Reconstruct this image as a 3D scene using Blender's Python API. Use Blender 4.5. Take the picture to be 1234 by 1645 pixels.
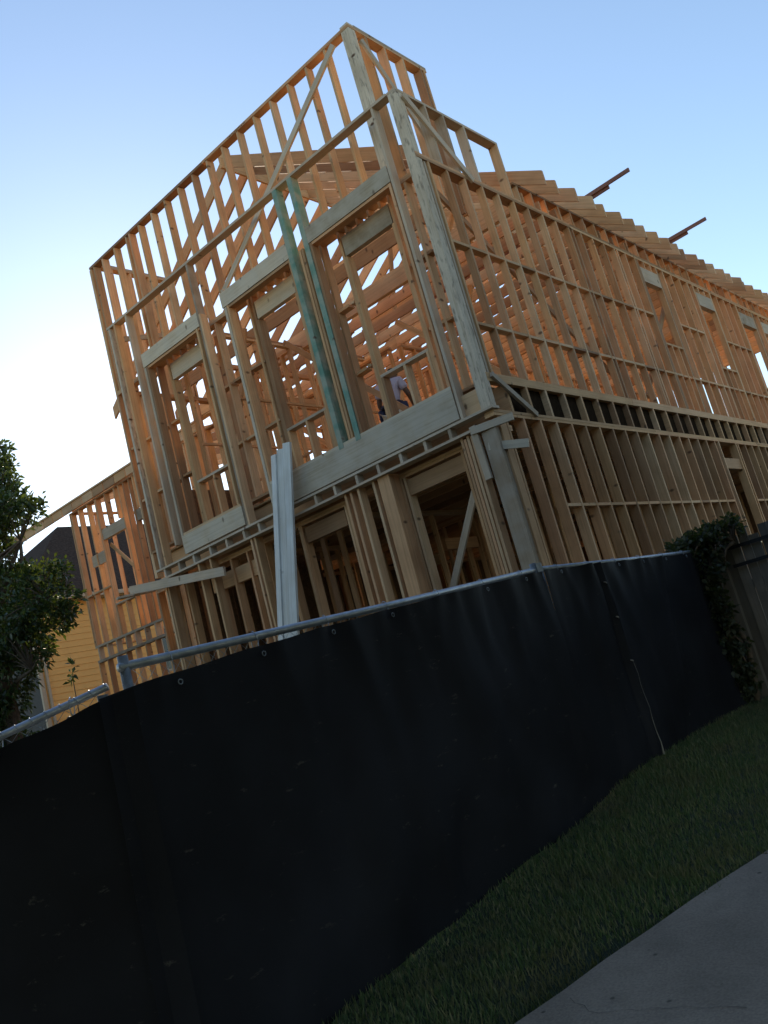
import bpy, math, random
import numpy as np
from mathutils import Vector, Matrix
random.seed(7); rng = np.random.default_rng(7)
for o in list(bpy.data.objects): bpy.data.objects.remove(o)
scene = bpy.context.scene
COL = scene.collection
R = math.radians

# ------------------------------------------------------------------ camera, sky, sun, exposure
YAW, PITCH, ROLL = 0.676457, 0.194096, 0.264483
cd = bpy.data.cameras.new("camera"); cam = bpy.data.objects.new("camera", cd); COL.objects.link(cam)
Fw = Vector((-math.sin(YAW)*math.cos(PITCH), math.cos(YAW)*math.cos(PITCH), math.sin(PITCH)))
Rt = Vector((math.cos(YAW), math.sin(YAW), 0)); Dn = Fw.cross(Rt)
R2 = math.cos(ROLL)*Rt + math.sin(ROLL)*Dn; D2 = -math.sin(ROLL)*Rt + math.cos(ROLL)*Dn
mw = Matrix.Identity(4)
for i, v in enumerate((R2, -D2, -Fw)):
    for j in range(3): mw[j][i] = v[j]
cam.matrix_world = mw
cd.sensor_fit = 'VERTICAL'; cd.sensor_height = 24.0; cd.lens = 24.0*1427.05/1645.0
cd.clip_start = 0.05; cd.clip_end = 3000
scene.camera = cam

SUN_AZ, SUN_EL = R(-53.6), R(21.3)          # azimuth from +Y towards +X
world = bpy.data.worlds.new("World"); scene.world = world; world.use_nodes = True
wn = world.node_tree.nodes; wl = world.node_tree.links; wn.clear()
sky = wn.new('ShaderNodeTexSky'); sky.sky_type = 'NISHITA'; sky.sun_disc = False
sky.sun_elevation = SUN_EL; sky.sun_rotation = SUN_AZ
sky.air_density = 1.06; sky.dust_density = 0.11; sky.ozone_density = 0.9
bg = wn.new('ShaderNodeBackground'); bg.inputs[1].default_value = 0.14
wo = wn.new('ShaderNodeOutputWorld'); wl.new(sky.outputs[0], bg.inputs[0]); wl.new(bg.outputs[0], wo.inputs[0])
sd = bpy.data.lights.new("sun", 'SUN'); sd.energy = 5.0; sd.angle = R(0.5); sd.color = (1.0, 0.88, 0.70)
sun = bpy.data.objects.new("sun", sd); COL.objects.link(sun)
sdir = Vector((math.sin(SUN_AZ)*math.cos(SUN_EL), math.cos(SUN_AZ)*math.cos(SUN_EL), math.sin(SUN_EL)))
sun.rotation_euler = sdir.to_track_quat('Z', 'Y').to_euler()
vs = scene.view_settings; vs.view_transform = 'Standard'; vs.look = 'None'; vs.exposure = 0.68; vs.gamma = 1.0
vs.use_curve_mapping = False

# ------------------------------------------------------------------ materials
def newmat(name):
    m = bpy.data.materials.new(name); m.use_nodes = True
    nt = m.node_tree; b = nt.nodes['Principled BSDF']
    return m, nt, b
def nd(nt, t, **kw):
    n = nt.nodes.new(t)
    for k, v in kw.items(): setattr(n, k, v)
    return n
def ramp(nt, stops):
    r = nt.nodes.new('ShaderNodeValToRGB'); e = r.color_ramp.elements
    while len(e) < len(stops): e.new(0.5)
    for i, (p, c) in enumerate(stops): e[i].position = p; e[i].color = (*c, 1)
    return r
def mixc(nt, fac, a, b, mode='MIX'):
    n = nd(nt, 'ShaderNodeMix', data_type='RGBA', blend_type=mode)
    for s, v in ((n.inputs[0], fac), (n.inputs[6], a), (n.inputs[7], b)):
        if isinstance(v, (int, float)): s.default_value = v
        elif isinstance(v, tuple): s.default_value = (*v, 1)
        else: nt.links.new(v, s)
    return n.outputs[2]

def wood_mat(name, c_a, c_b, c_c, knots=1.0, rough=0.7, weather=0.0, wcol=(0.42, 0.40, 0.36), wstretch=False):
    m, nt, b = newmat(name); L = nt.links.new
    tc = nd(nt, 'ShaderNodeTexCoord'); oi = nd(nt, 'ShaderNodeObjectInfo')
    off = nd(nt, 'ShaderNodeVectorMath', operation='MULTIPLY_ADD')
    comb = nd(nt, 'ShaderNodeCombineXYZ')
    for i in range(3): L(oi.outputs['Random'], comb.inputs[i])
    L(comb.outputs[0], off.inputs[0]); off.inputs[1].default_value = (13.7, 31.1, 57.3); L(tc.outputs['Object'], off.inputs[2])
    # grain stretched along local z
    mp = nd(nt, 'ShaderNodeMapping'); mp.inputs['Scale'].default_value = (38, 38, 1.4); L(off.outputs[0], mp.inputs[0])
    n1 = nd(nt, 'ShaderNodeTexNoise'); n1.inputs['Scale'].default_value = 1.0; n1.inputs['Detail'].default_value = 4; n1.inputs['Distortion'].default_value = 0.6
    L(mp.outputs[0], n1.inputs['Vector'])
    n2 = nd(nt, 'ShaderNodeTexNoise'); n2.inputs['Scale'].default_value = 2.3; n2.inputs['Detail'].default_value = 3; L(off.outputs[0], n2.inputs['Vector'])
    rnd = ramp(nt, [(0.0, c_a), (0.22, c_b), (0.45, c_c), (0.60, tuple(v*0.62 for v in c_b)), (0.8, c_a), (1.0, tuple(v*0.48 for v in c_b))]); L(oi.outputs['Random'], rnd.inputs[0])
    g = ramp(nt, [(0.25, (0.72, 0.66, 0.58)), (0.55, (1, 1, 1)), (0.8, (1.08, 1.05, 1.0))]); L(n1.outputs[0], g.inputs[0])
    c = mixc(nt, 0.75, rnd.outputs[0], g.outputs[0], 'MULTIPLY')
    blot = ramp(nt, [(0.3, (0.82, 0.78, 0.74)), (0.65, (1.05, 1.05, 1.05))]); L(n2.outputs[0], blot.inputs[0])
    c = mixc(nt, 0.8, c, blot.outputs[0], 'MULTIPLY')
    if weather > 0:
        n3 = nd(nt, 'ShaderNodeTexNoise'); n3.inputs['Scale'].default_value = 5.0; n3.inputs['Detail'].default_value = 6; ms_ = nd(nt, 'ShaderNodeMapping'); ms_.inputs['Scale'].default_value = (4.5, 4.5, 1.3) if wstretch else (1, 1, 1); L(off.outputs[0], ms_.inputs[0]); L(ms_.outputs[0], n3.inputs['Vector'])
        wr = ramp(nt, [(0.54, (0, 0, 0)), (0.68, (1, 1, 1))] if wstretch else [(0.38, (0, 0, 0)), (0.62, (1, 1, 1))]); L(n3.outputs[0], wr.inputs[0])
        sc = nd(nt, 'ShaderNodeMath', operation='MULTIPLY'); L(wr.outputs[0], sc.inputs[0]); sc.inputs[1].default_value = weather
        c = mixc(nt, sc.outputs[0], c, wcol)
    mk = nd(nt, 'ShaderNodeMapping'); mk.inputs['Scale'].default_value = (0.55, 0.55, 1.0); L(off.outputs[0], mk.inputs[0])
    vo = nd(nt, 'ShaderNodeTexVoronoi'); vo.inputs['Scale'].default_value = 4.6; L(mk.outputs[0], vo.inputs['Vector'])
    kr = ramp(nt, [(0.055, (1, 1, 1)), (0.13, (0, 0, 0))]); L(vo.outputs['Distance'], kr.inputs[0])
    ks = nd(nt, 'ShaderNodeMath', operation='MULTIPLY'); L(kr.outputs[0], ks.inputs[0]); ks.inputs[1].default_value = 0.85*knots
    c = mixc(nt, ks.outputs[0], c, (0.11, 0.055, 0.028))
    L(c, b.inputs['Base Color']); b.inputs['Roughness'].default_value = rough
    b.inputs['Specular IOR Level'].default_value = 0.25
    bp = nd(nt, 'ShaderNodeBump'); bp.inputs['Strength'].default_value = 0.25; bp.inputs['Distance'].default_value = 0.004
    L(n1.outputs[0], bp.inputs['Height']); L(bp.outputs[0], b.inputs['Normal'])
    return m

def plain_mat(name, col, rough=0.6, metal=0.0, vary=0.25, scale=6.0, spec=0.4, bump=0.0, bscale=60):
    m, nt, b = newmat(name); L = nt.links.new
    tc = nd(nt, 'ShaderNodeTexCoord')
    n = nd(nt, 'ShaderNodeTexNoise'); n.inputs['Scale'].default_value = scale; n.inputs['Detail'].default_value = 6; L(tc.outputs['Object'], n.inputs['Vector'])
    lo = tuple(c*(1-vary) for c in col); hi = tuple(min(1, c*(1+vary)) for c in col)
    r = ramp(nt, [(0.3, lo), (0.7, hi)]); L(n.outputs[0], r.inputs[0]); L(r.outputs[0], b.inputs['Base Color'])
    b.inputs['Roughness'].default_value = rough; b.inputs['Metallic'].default_value = metal; b.inputs['Specular IOR Level'].default_value = spec
    if bump:
        n2 = nd(nt, 'ShaderNodeTexNoise'); n2.inputs['Scale'].default_value = bscale; n2.inputs['Detail'].default_value = 5; L(tc.outputs['Object'], n2.inputs['Vector'])
        bp = nd(nt, 'ShaderNodeBump'); bp.inputs['Strength'].default_value = bump; bp.inputs['Distance'].default_value = 0.01
        L(n2.outputs[0], bp.inputs['Height']); L(bp.outputs[0], b.inputs['Normal'])
    return m

def leaf_mat(name, c0, c1, c2, rough=0.4, transl=0.35):
    m, nt, b = newmat(name); L = nt.links.new
    ge = nd(nt, 'ShaderNodeNewGeometry')
    r = ramp(nt, [(0.0, c0), (0.55, c1), (1.0, c2)]); L(ge.outputs['Random Per Island'], r.inputs[0])
    L(r.outputs[0], b.inputs['Base Color']); b.inputs['Roughness'].default_value = rough; b.inputs['Specular IOR Level'].default_value = 0.45
    tr = nd(nt, 'ShaderNodeBsdfTranslucent')
    tcol = mixc(nt, 0.6, r.outputs[0], (0.25, 0.32, 0.03)); L(tcol, tr.inputs['Color'])
    ms = nd(nt, 'ShaderNodeMixShader'); ms.inputs[0].default_value = transl
    L(b.outputs[0], ms.inputs[1]); L(tr.outputs[0], ms.inputs[2])
    L(ms.outputs[0], nt.nodes['Material Output'].inputs['Surface'])
    return m

M = {}
M['lumber'] = wood_mat('lumber', (0.70, 0.42, 0.205), (0.68, 0.37, 0.19), (0.76, 0.51, 0.29))
M['post'] = wood_mat('weathered_lumber', (0.64, 0.49, 0.34), (0.62, 0.45, 0.30), (0.68, 0.54, 0.39), weather=0.4, wcol=(0.52, 0.44, 0.35))
M['corner'] = wood_mat('waney_lumber', (0.70, 0.57, 0.42), (0.70, 0.56, 0.40), (0.72, 0.60, 0.45), weather=0.75, wcol=(0.22, 0.165, 0.12), knots=1.2, wstretch=True)
M['beam'] = wood_mat('beam_lumber', (0.68, 0.55, 0.40), (0.70, 0.56, 0.39), (0.66, 0.53, 0.39), weather=0.35, wcol=(0.62, 0.54, 0.44), knots=0.8)
M['teal'] = wood_mat('teal_stained_lumber', (0.15, 0.33, 0.26), (0.17, 0.35, 0.28), (0.19, 0.36, 0.27), weather=0.75, wcol=(0.42, 0.40, 0.30))
M['primed'] = wood_mat('primed_board', (0.84, 0.81, 0.74), (0.78, 0.78, 0.76), (0.84, 0.80, 0.72), knots=0.35, weather=0.25, wcol=(0.66, 0.60, 0.48))
M['silhouette_lumber'] = wood_mat('reddish_silhouette_lumber', (0.26, 0.13, 0.10), (0.28, 0.14, 0.10), (0.24, 0.12, 0.10))  # reddish lumber, darkened so the boards read as silhouetted
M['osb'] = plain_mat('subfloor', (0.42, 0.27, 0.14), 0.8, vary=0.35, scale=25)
M['light_block'] = plain_mat('light_block_brown', (0.17, 0.10, 0.055), 0.85, vary=0.3, scale=22)  # dark brown for the panels added to keep light out
M['cavity_shade'] = plain_mat('cavity_shade_dark', (0.034, 0.022, 0.014), 1.0, vary=0.3, scale=20, spec=0.0)  # near-black colour standing in for the shade between joists
M['concrete'] = plain_mat('concrete', (0.24, 0.235, 0.225), 0.9, vary=0.15, scale=3, bump=0.3)
M['galv'] = plain_mat('galvanised_pipe', (0.38, 0.42, 0.48), 0.45, 0.7, vary=0.2, scale=18)
M['dull_galv'] = plain_mat('dull_galvanised_steel', (0.22, 0.24, 0.26), 0.6, 0.5, vary=0.3, scale=20)
M['iron'] = plain_mat('black_iron', (0.012, 0.012, 0.014), 0.5, 0.0)
M['grey_wood'] = wood_mat('weathered_fence_board', (0.22, 0.20, 0.175), (0.17, 0.152, 0.135), (0.28, 0.26, 0.225), weather=0.6, wcol=(0.11, 0.105, 0.09))
M['siding'] = plain_mat('yellow_siding', (0.80, 0.44, 0.13), 0.7, vary=0.06, scale=2)
M['trim'] = plain_mat('cream_trim', (0.46, 0.37, 0.26), 0.6, vary=0.06)
M['grey_wall'] = plain_mat('grey_siding', (0.07, 0.065, 0.06), 0.8, vary=0.1)
M['shingle'] = plain_mat('dark_shingle', (0.060, 0.040, 0.030), 1.0, vary=0.4, scale=14, bump=0.5, spec=0.05)
M['glass'] = plain_mat('window_glass', (0.02, 0.025, 0.03), 0.08, vary=0.05, spec=0.6)
M['bark'] = plain_mat('bark', (0.10, 0.075, 0.055), 0.95, vary=0.4, scale=12, bump=0.8, bscale=25)
M['magnolia'] = leaf_mat('glossy_leaf', (0.014, 0.030, 0.010), (0.024, 0.048, 0.014), (0.07, 0.10, 0.022), 0.36, 0.16)
M['shrub'] = leaf_mat('shrub_leaf', (0.012, 0.020, 0.010), (0.02, 0.032, 0.014), (0.05, 0.055, 0.03), 0.55, 0.2)
M['oak'] = leaf_mat('oak_leaf', (0.025, 0.05, 0.015), (0.04, 0.075, 0.02), (0.07, 0.11, 0.03), 0.5, 0.2)
M['skin'] = plain_mat('skin', (0.10, 0.055, 0.035), 0.55, vary=0.1)
M['shirt'] = plain_mat('white_shirt', (0.42, 0.40, 0.50), 0.9, vary=0.06)
M['trousers'] = plain_mat('pale_trousers', (0.55, 0.50, 0.40), 0.9, vary=0.12)
M['navy'] = plain_mat('navy_canvas', (0.02, 0.025, 0.06), 0.8)
M['hair'] = plain_mat('dark_hair', (0.02, 0.014, 0.01), 0.7)
M['string'] = plain_mat('pale_string', (0.22, 0.21, 0.19), 0.9)
M['ink'] = plain_mat('black_stamp_ink', (0.03, 0.025, 0.022), 0.8)

# ------------------------------------------------------------------ object helpers
def mesh_obj(name, verts, faces, mat, parent=None, smooth=False):
    me = bpy.data.meshes.new(name); me.from_pydata([tuple(v) for v in verts], [], [tuple(f) for f in faces]); me.update()
    if smooth: me.shade_smooth()
    if mat: me.materials.append(mat)
    o = bpy.data.objects.new(name, me); COL.objects.link(o)
    if parent: o.parent = parent
    return o
def np_mesh(name, V, F, mat, parent=None, smooth=False):
    """V (n,3) array, F (m,k) array of equal-sided faces"""
    me = bpy.data.meshes.new(name); k = F.shape[1]
    me.vertices.add(len(V)); me.vertices.foreach_set('co', V.astype(np.float32).ravel())
    me.loops.add(F.size); me.loops.foreach_set('vertex_index', F.astype(np.int32).ravel())
    me.polygons.add(len(F)); me.polygons.foreach_set('loop_start', np.arange(0, F.size, k, dtype=np.int32))
    me.polygons.foreach_set('loop_total', np.full(len(F), k, np.int32))
    me.update(calc_edges=True); me.validate()
    if smooth: me.shade_smooth()
    if mat: me.materials.append(mat)
    o = bpy.data.objects.new(name, me); COL.objects.link(o)
    if parent: o.parent = parent
    return o
def tag(o, label=None, cat=None, group=None, kind=None):
    if label: o['label'] = label
    if cat: o['category'] = cat
    if group: o['group'] = group
    if kind: o['kind'] = kind
    return o
def empty(name, loc, label=None, cat=None, group=None):
    o = bpy.data.objects.new(name, None); o.location = loc; o.empty_display_size = 0.2; COL.objects.link(o)
    return tag(o, label, cat, group)
_cache = {}
def box_mesh(L, w, t, mat):
    key = (round(L, 3), round(w, 3), round(t, 3), mat.name)
    if key in _cache: return _cache[key]
    x, y, z = t/2, w/2, L/2
    v = [(-x,-y,-z),(x,-y,-z),(x,y,-z),(-x,y,-z),(-x,-y,z),(x,-y,z),(x,y,z),(-x,y,z)]
    f = [(0,3,2,1),(4,5,6,7),(0,1,5,4),(1,2,6,5),(2,3,7,6),(3,0,4,7)]
    me = bpy.data.meshes.new('board'); me.from_pydata(v, [], f); me.materials.append(mat); me.update()
    _cache[key] = me
    return me
def board(name, parent, a, b, w, t, wdir, mat, jit=0.003, twist=0.4):
    """board from a to b (axis centre), width w along wdir, thickness t across; parent origin at world 0 offset handled"""
    a = Vector(a); b = Vector(b); d = b-a; L = d.length; z = d.normalized()
    y = Vector(wdir); y = (y - z*y.dot(z)).normalized(); x = y.cross(z)
    mtx = Matrix.Identity(4); c = (a+b)/2 + Vector((random.uniform(-jit, jit), random.uniform(-jit, jit), random.uniform(-jit, jit)*0.3))
    for i, v in enumerate((x, y, z)):
        for j in range(3): mtx[j][i] = v[j]
    mtx = mtx @ Matrix.Rotation(R(random.uniform(-twist, twist)), 4, 'Z')
    for j in range(3): mtx[j][3] = c[j]
    o = bpy.data.objects.new(name, box_mesh(L, w, t, mat)); COL.objects.link(o)
    if parent:
        o.parent = parent; o.matrix_local = Matrix.Translation(-parent.location) @ mtx
    else: o.matrix_world = mtx
    return o
def tube_vf(pts, rad, n=8, cap=True):
    pts = [Vector(p) for p in pts]; V = []; F = []
    rads = rad if isinstance(rad, (list, tuple)) else [rad]*len(pts)
    up = None
    for i, p in enumerate(pts):
        d = (pts[min(i+1, len(pts)-1)] - pts[max(i-1, 0)]).normalized()
        if up is None: up = d.orthogonal().normalized()
        up = (up - d*up.dot(d)).normalized(); s = d.cross(up)
        for k in range(n):
            a = 2*math.pi*k/n; V.append(p + (up*math.cos(a) + s*math.sin(a))*rads[i])
    for i in range(len(pts)-1):
        for k in range(n): F.append((i*n+k, i*n+(k+1) % n, (i+1)*n+(k+1) % n, (i+1)*n+k))
    if cap: F.append(tuple(reversed(range(n)))); F.append(tuple((len(pts)-1)*n+k for k in range(n)))
    return V, F
def tube(name, parent, pts, rad, mat, n=8):
    V, F = tube_vf(pts, rad, n)
    if parent: V = [v - parent.location for v in V]
    return mesh_obj(name, V, F, mat, parent, smooth=True)

# ------------------------------------------------------------------ ground
GY = [-60, -6, 0, 2.0, 2.9, 3.8, 4.8, 6.2, 7.0, 9, 40, 400]
GZ = [-1.55, -1.55, -1.51, -1.435, -1.365, -1.285, -1.22, -1.11, -1.06, -1.05, -1.05, -1.05]
def gz(x, y): return np.interp(y, GY, GZ) + 0.012*np.sin(x*2.1+y*1.3) + 0.008*np.sin(x*4.7-y*3.1)
xs = np.concatenate([[-900, -300, -100, -50, -30], np.arange(-16, 8.01, 0.4), [15, 30, 60, 120, 300, 900]])
ys = np.concatenate([[-900, -300, -100, -40, -15, -8], np.arange(-4, 14.01, 0.4), [18, 25, 35, 60, 120, 300, 900]])
GX, GYY = np.meshgrid(xs, ys); V = np.stack([GX.ravel(), GYY.ravel(), gz(GX, GYY).ravel()], 1)
nx = len(xs); idx = np.arange(len(xs)*len(ys)).reshape(len(ys), nx)
F = np.stack([idx[:-1, :-1].ravel(), idx[:-1, 1:].ravel(), idx[1:, 1:].ravel(), idx[1:, :-1].ravel()], 1)
gm, nt, b = newmat('soil_and_turf'); L = nt.links.new
tc = nd(nt, 'ShaderNodeTexCoord'); n = nd(nt, 'ShaderNodeTexNoise'); n.inputs['Scale'].default_value = 3.0; n.inputs['Detail'].default_value = 8; L(tc.outputs['Object'], n.inputs['Vector'])
r = ramp(nt, [(0.3, (0.018, 0.026, 0.012)), (0.55, (0.03, 0.045, 0.018)), (0.75, (0.055, 0.05, 0.03))]); L(n.outputs[0], r.inputs[0]); L(r.outputs[0], b.inputs['Base Color']); b.inputs['Roughness'].default_value = 0.95
ground = np_mesh('ground', V, F, gm, smooth=True); tag(ground, 'dark soil and turf ground', None, kind='structure')

# sidewalk: diagonal concrete strip, joints between slabs
P0 = Vector((-2.355, 2.91)); P1 = Vector((-1.825, 4.55)); dirp = (P1-P0).normalized(); nrm = Vector((dirp.y, -dirp.x))
cm, nt, b = newmat('sidewalk_concrete'); L = nt.links.new
tc = nd(nt, 'ShaderNodeTexCoord')
n1 = nd(nt, 'ShaderNodeTexNoise'); n1.inputs['Scale'].default_value = 2.2; n1.inputs['Detail'].default_value = 9; L(tc.outputs['Object'], n1.inputs['Vector'])
n2 = nd(nt, 'ShaderNodeTexNoise'); n2.inputs['Scale'].default_value = 90; n2.inputs['Detail'].default_value = 4; L(tc.outputs['Object'], n2.inputs['Vector'])
r1 = ramp(nt, [(0.3, (0.25, 0.205, 0.165)), (0.7, (0.34, 0.28, 0.225))]); L(n1.outputs[0], r1.inputs[0])
r2 = ramp(nt, [(0.35, (0.75, 0.75, 0.75)), (0.65, (1.1, 1.1, 1.1))]); L(n2.outputs[0], r2.inputs[0])
c = mixc(nt, 0.7, r1.outputs[0], r2.outputs[0], 'MULTIPLY')
vo = nd(nt, 'ShaderNodeTexVoronoi'); vo.inputs['Scale'].default_value = 9.0; vo.inputs['Randomness'].default_value = 1.0; L(tc.outputs['Object'], vo.inputs['Vector'])
vr = ramp(nt, [(0.07, (0.75, 0.75, 0.75)), (0.12, (0, 0, 0))]); L(vo.outputs['Distance'], vr.inputs[0]); c = mixc(nt, vr.outputs[0], c, (0.06, 0.055, 0.045))
n4 = nd(nt, 'ShaderNodeTexNoise'); n4.inputs['Scale'].default_value = 5.5; n4.inputs['Detail'].default_value = 7; L(tc.outputs['Object'], n4.inputs['Vector'])
r4 = ramp(nt, [(0.46, (0, 0, 0)), (0.7, (0.28, 0.28, 0.28))]); L(n4.outputs[0], r4.inputs[0]); c = mixc(nt, r4.outputs[0], c, (0.13, 0.115, 0.09))
L(c, b.inputs['Base Color']); b.inputs['Roughness'].default_value = 0.9; b.inputs['Specular IOR Level'].default_value = 0.2
bp = nd(nt, 'ShaderNodeBump'); bp.inputs['Strength'].default_value = 0.4; bp.inputs['Distance'].default_value = 0.004; L(n2.outputs[0], bp.inputs['Height']); L(bp.outputs[0], b.inputs['Normal'])
walk = empty('sidewalk', (0, 0, 0)); tag(walk, 'grey concrete sidewalk', None, kind='structure')
WID = 1.5
def walk_slab(s0, s1, name):
    V = []; F = []
    ns = 8; nw = 6
    for lev in (0, 1):
        for i in range(ns+1):
            s = s0 + (s1-s0)*i/ns
            for j in range(nw+1):
                q = P0 + dirp*s + nrm*(WID*j/nw); e = 0.006*math.sin(s*9+j)*(j == 0)
                q = q + nrm*e
                zz = float(np.interp(q.y, GY, GZ)) + 0.035 + (0 if lev == 0 else -0.12)
                V.append((q.x, q.y, zz))
    N = (ns+1)*(nw+1); I = lambda i, j, l: l*N + i*(nw+1)+j
    for i in range(ns):
        for j in range(nw): F.append((I(i, j, 0), I(i, j+1, 0), I(i+1, j+1, 0), I(i+1, j, 0)))
        F.append((I(i, 0, 0), I(i+1, 0, 0), I(i+1, 0, 1), I(i, 0, 1))); F.append((I(i, nw, 0), I(i, nw, 1), I(i+1, nw, 1), I(i+1, nw, 0)))
    for j in range(nw):
        F.append((I(0, j, 0), I(0, j, 1), I(0, j+1, 1), I(0, j+1, 0))); F.append((I(ns, j, 0), I(ns, j+1, 0), I(ns, j+1, 1), I(ns, j, 1)))
    return mesh_obj(name, V, F, cm, walk)
SL = [-7.5, -5.5, -3.5, -1.5, 0.5, 2.6, 4.6, 6.6, 8.6]
SL = [-8.6, -6.6, -4.6, -2.6, -0.6, 1.62, 3.8, 5.9, 8.0]
for i in range(len(SL)-1): walk_slab(SL[i]+0.006, SL[i+1]-0.006, 'slab')
# crack across the near slab
cp = []
CRK = [(-2.24, 3.02), (-2.20, 2.985), (-2.15, 2.97), (-2.11, 2.93), (-2.06, 2.92), (-2.02, 2.93), (-1.97, 2.95), (-1.91, 2.945), (-1.86, 2.965), (-1.80, 2.96), (-1.74, 2.98), (-1.67, 2.97), (-1.60, 2.985), (-1.52, 2.98)]
def on_walk(s, w, h=0.0405):
    q = P0 + dirp*s + nrm*w; return Vector((q.x, q.y, float(np.interp(q.y, GY, GZ)) + h))
for q in CRK: cp.append(Vector((q[0]+.03, q[1]+.06, float(np.interp(q[1]+.06, GY, GZ)) + 0.0362)))
V = []; F = []
for k, p in enumerate(cp):
    hw = 0.0006 + 0.0015*random.random()
    V += [p + Vector((dirp.x*hw, dirp.y*hw, 0.002)), p + Vector((-dirp.x*hw, -dirp.y*hw, 0.002))]
    if k: F.append((2*k-2, 2*k-1, 2*k+1, 2*k))
mesh_obj('crack', V, F, plain_mat('crack_dirt', (0.07, 0.065, 0.058), 1.0), walk)

# ------------------------------------------------------------------ house frame
house = empty('timber_house_frame', (-9.0, 9.0, -1.05), 'two storey open timber house frame of bare studs, rafters and beams', 'house frame')
T = 0.038; D6 = 0.14; D4 = 0.089; SP = 0.4064
XW = -5.07           # outer face of side wall
YF = 8.75            # outer face of the front frame
YI = 9.05            # outer face of recessed inner front wall
XI = -5.66           # right corner of the tall parapet
XL = -12.44          # left corner of inner wall
XLW = -13.40         # left main wall
YB = 25.4            # back
Z1 = 2.817           # top of first-floor plates
ZF = 3.305           # top of second-floor bottom plate band
ZP = 6.29            # top of second-floor plates
ZS = -0.25           # slab
def B(name, a, b, w=D6, t=T, wd=(0, 1, 0), m='lumber', **k): return board(name, house, a, b, w, t, wd, M[m], **k)

# foundation slab
def slab_box(name, x0, x1, y0, y1, z0, z1, mat, parent):
    v = [(x, y, z) for z in (z0, z1) for x, y in ((x0, y0), (x1, y0), (x1, y1), (x0, y1))]
    v = [Vector(p) - (parent.location if parent else Vector()) for p in v]
    return mesh_obj(name, v, [(0,3,2,1),(4,5,6,7),(0,1,5,4),(1,2,6,5),(2,3,7,6),(3,0,4,7)], mat, parent)
slab_box('foundation', XLW-0.1, XW+0.05, YF-0.05, YB+0.1, -1.25, ZS, M['concrete'], house)

xc = XW - D6/2       # side wall centreline
# ---- right side wall, first floor
y = 9.02; k = 0
side_win1 = (16.15, 17.0)
while y < YB:
    if not (side_win1[0] < y < side_win1[1]-0.05):
        B('stud', (xc, y, ZS+T), (xc, y, Z1-2*T), wd=(1, 0, 0))
    y += SP; k += 1
for yy in (16.11, 17.02): B('stud', (xc, yy, ZS+T), (xc, yy, Z1-2*T), wd=(1, 0, 0))
B('header', (xc, 16.13, 2.34), (xc, 17.0, 2.34), 0.20, 0.09, (0, 0, 1), 'lumber')
B('sole_plate', (xc, YF+0.02, ZS+T/2), (xc, YB, ZS+T/2), D6, T, (1, 0, 0))
for dz, mm in ((T/2, 'lumber'), (1.5*T, 'lumber')):
    ya = YF+0.03
    for yb in (13.4, 18.3, 22.0, YB):
        B('top_plate', (xc+random.uniform(-.003, .003), ya, Z1-dz), (xc, yb-0.003, Z1-dz), D6, T-0.001, (1, 0, 0), mm); ya = yb + 0.003
y = 9.02 + SP*2
while y < YB-SP:      # blocking
    if not (15.9 < y < 17.0): B('blocking', (xc, y+T/2+.001, 1.62), (xc, y+SP-T/2-.001, 1.62), D6-0.006, T, (1, 0, 0), jit=0.002)
    y += SP
# ---- second-floor joists and band
y = 9.25; k = 0
while y < YB-0.1:
    if k % 1 == 0: B('floor_joist', (XW-0.005, y, (Z1+3.19)/2+0.001), (XLW+0.02 if y > 12 else XL+0.02, y, (Z1+3.19)/2+0.001), 0.366, 0.045, (0, 0, 1), 'lumber')
    y += 0.486; k += 1
ya = YF+0.12
for yb in (12.9, 17.4, 21.6, YB):
    B('band_board', (XW-0.03, ya, 3.246), (XW-0.03, yb-0.004, 3.246), 0.112, 0.05, (0, 0, 1), 'lumber'); ya = yb
B('bottom_plate', (xc-0.02, YF+0.12, 3.246), (xc-0.02, YB, 3.246), 0.06, 0.085, (1, 0, 0))
y = 9.25
while y < YB-.6:
    B('cavity_shade_strip', (XW-.095, y+.03, (Z1+3.19)/2), (XW-.095, y+.456, (Z1+3.19)/2+.003), .378, .02, (0, 0, 1), 'cavity_shade', jit=0, twist=0); y += .486  # dark strips put in as the shade of the open joist cavities
# subfloor panels
yy = YI+0.1
while yy < YB-0.2:
    xx = XW-0.19
    while xx > XLW+0.2:
        x0 = max(xx-2.44, XLW+0.15 if yy > 12 else XL+0.15)
        y1 = min(yy+1.22, YB-0.05)
        if x0 < xx-0.1 : slab_box('subfloor_panel', x0+0.002, xx-0.002, yy+0.002, y1-0.002, 3.197, 3.217+random.uniform(0, .002), M['osb'], house)
        xx -= 2.44
    yy += 1.22
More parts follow.
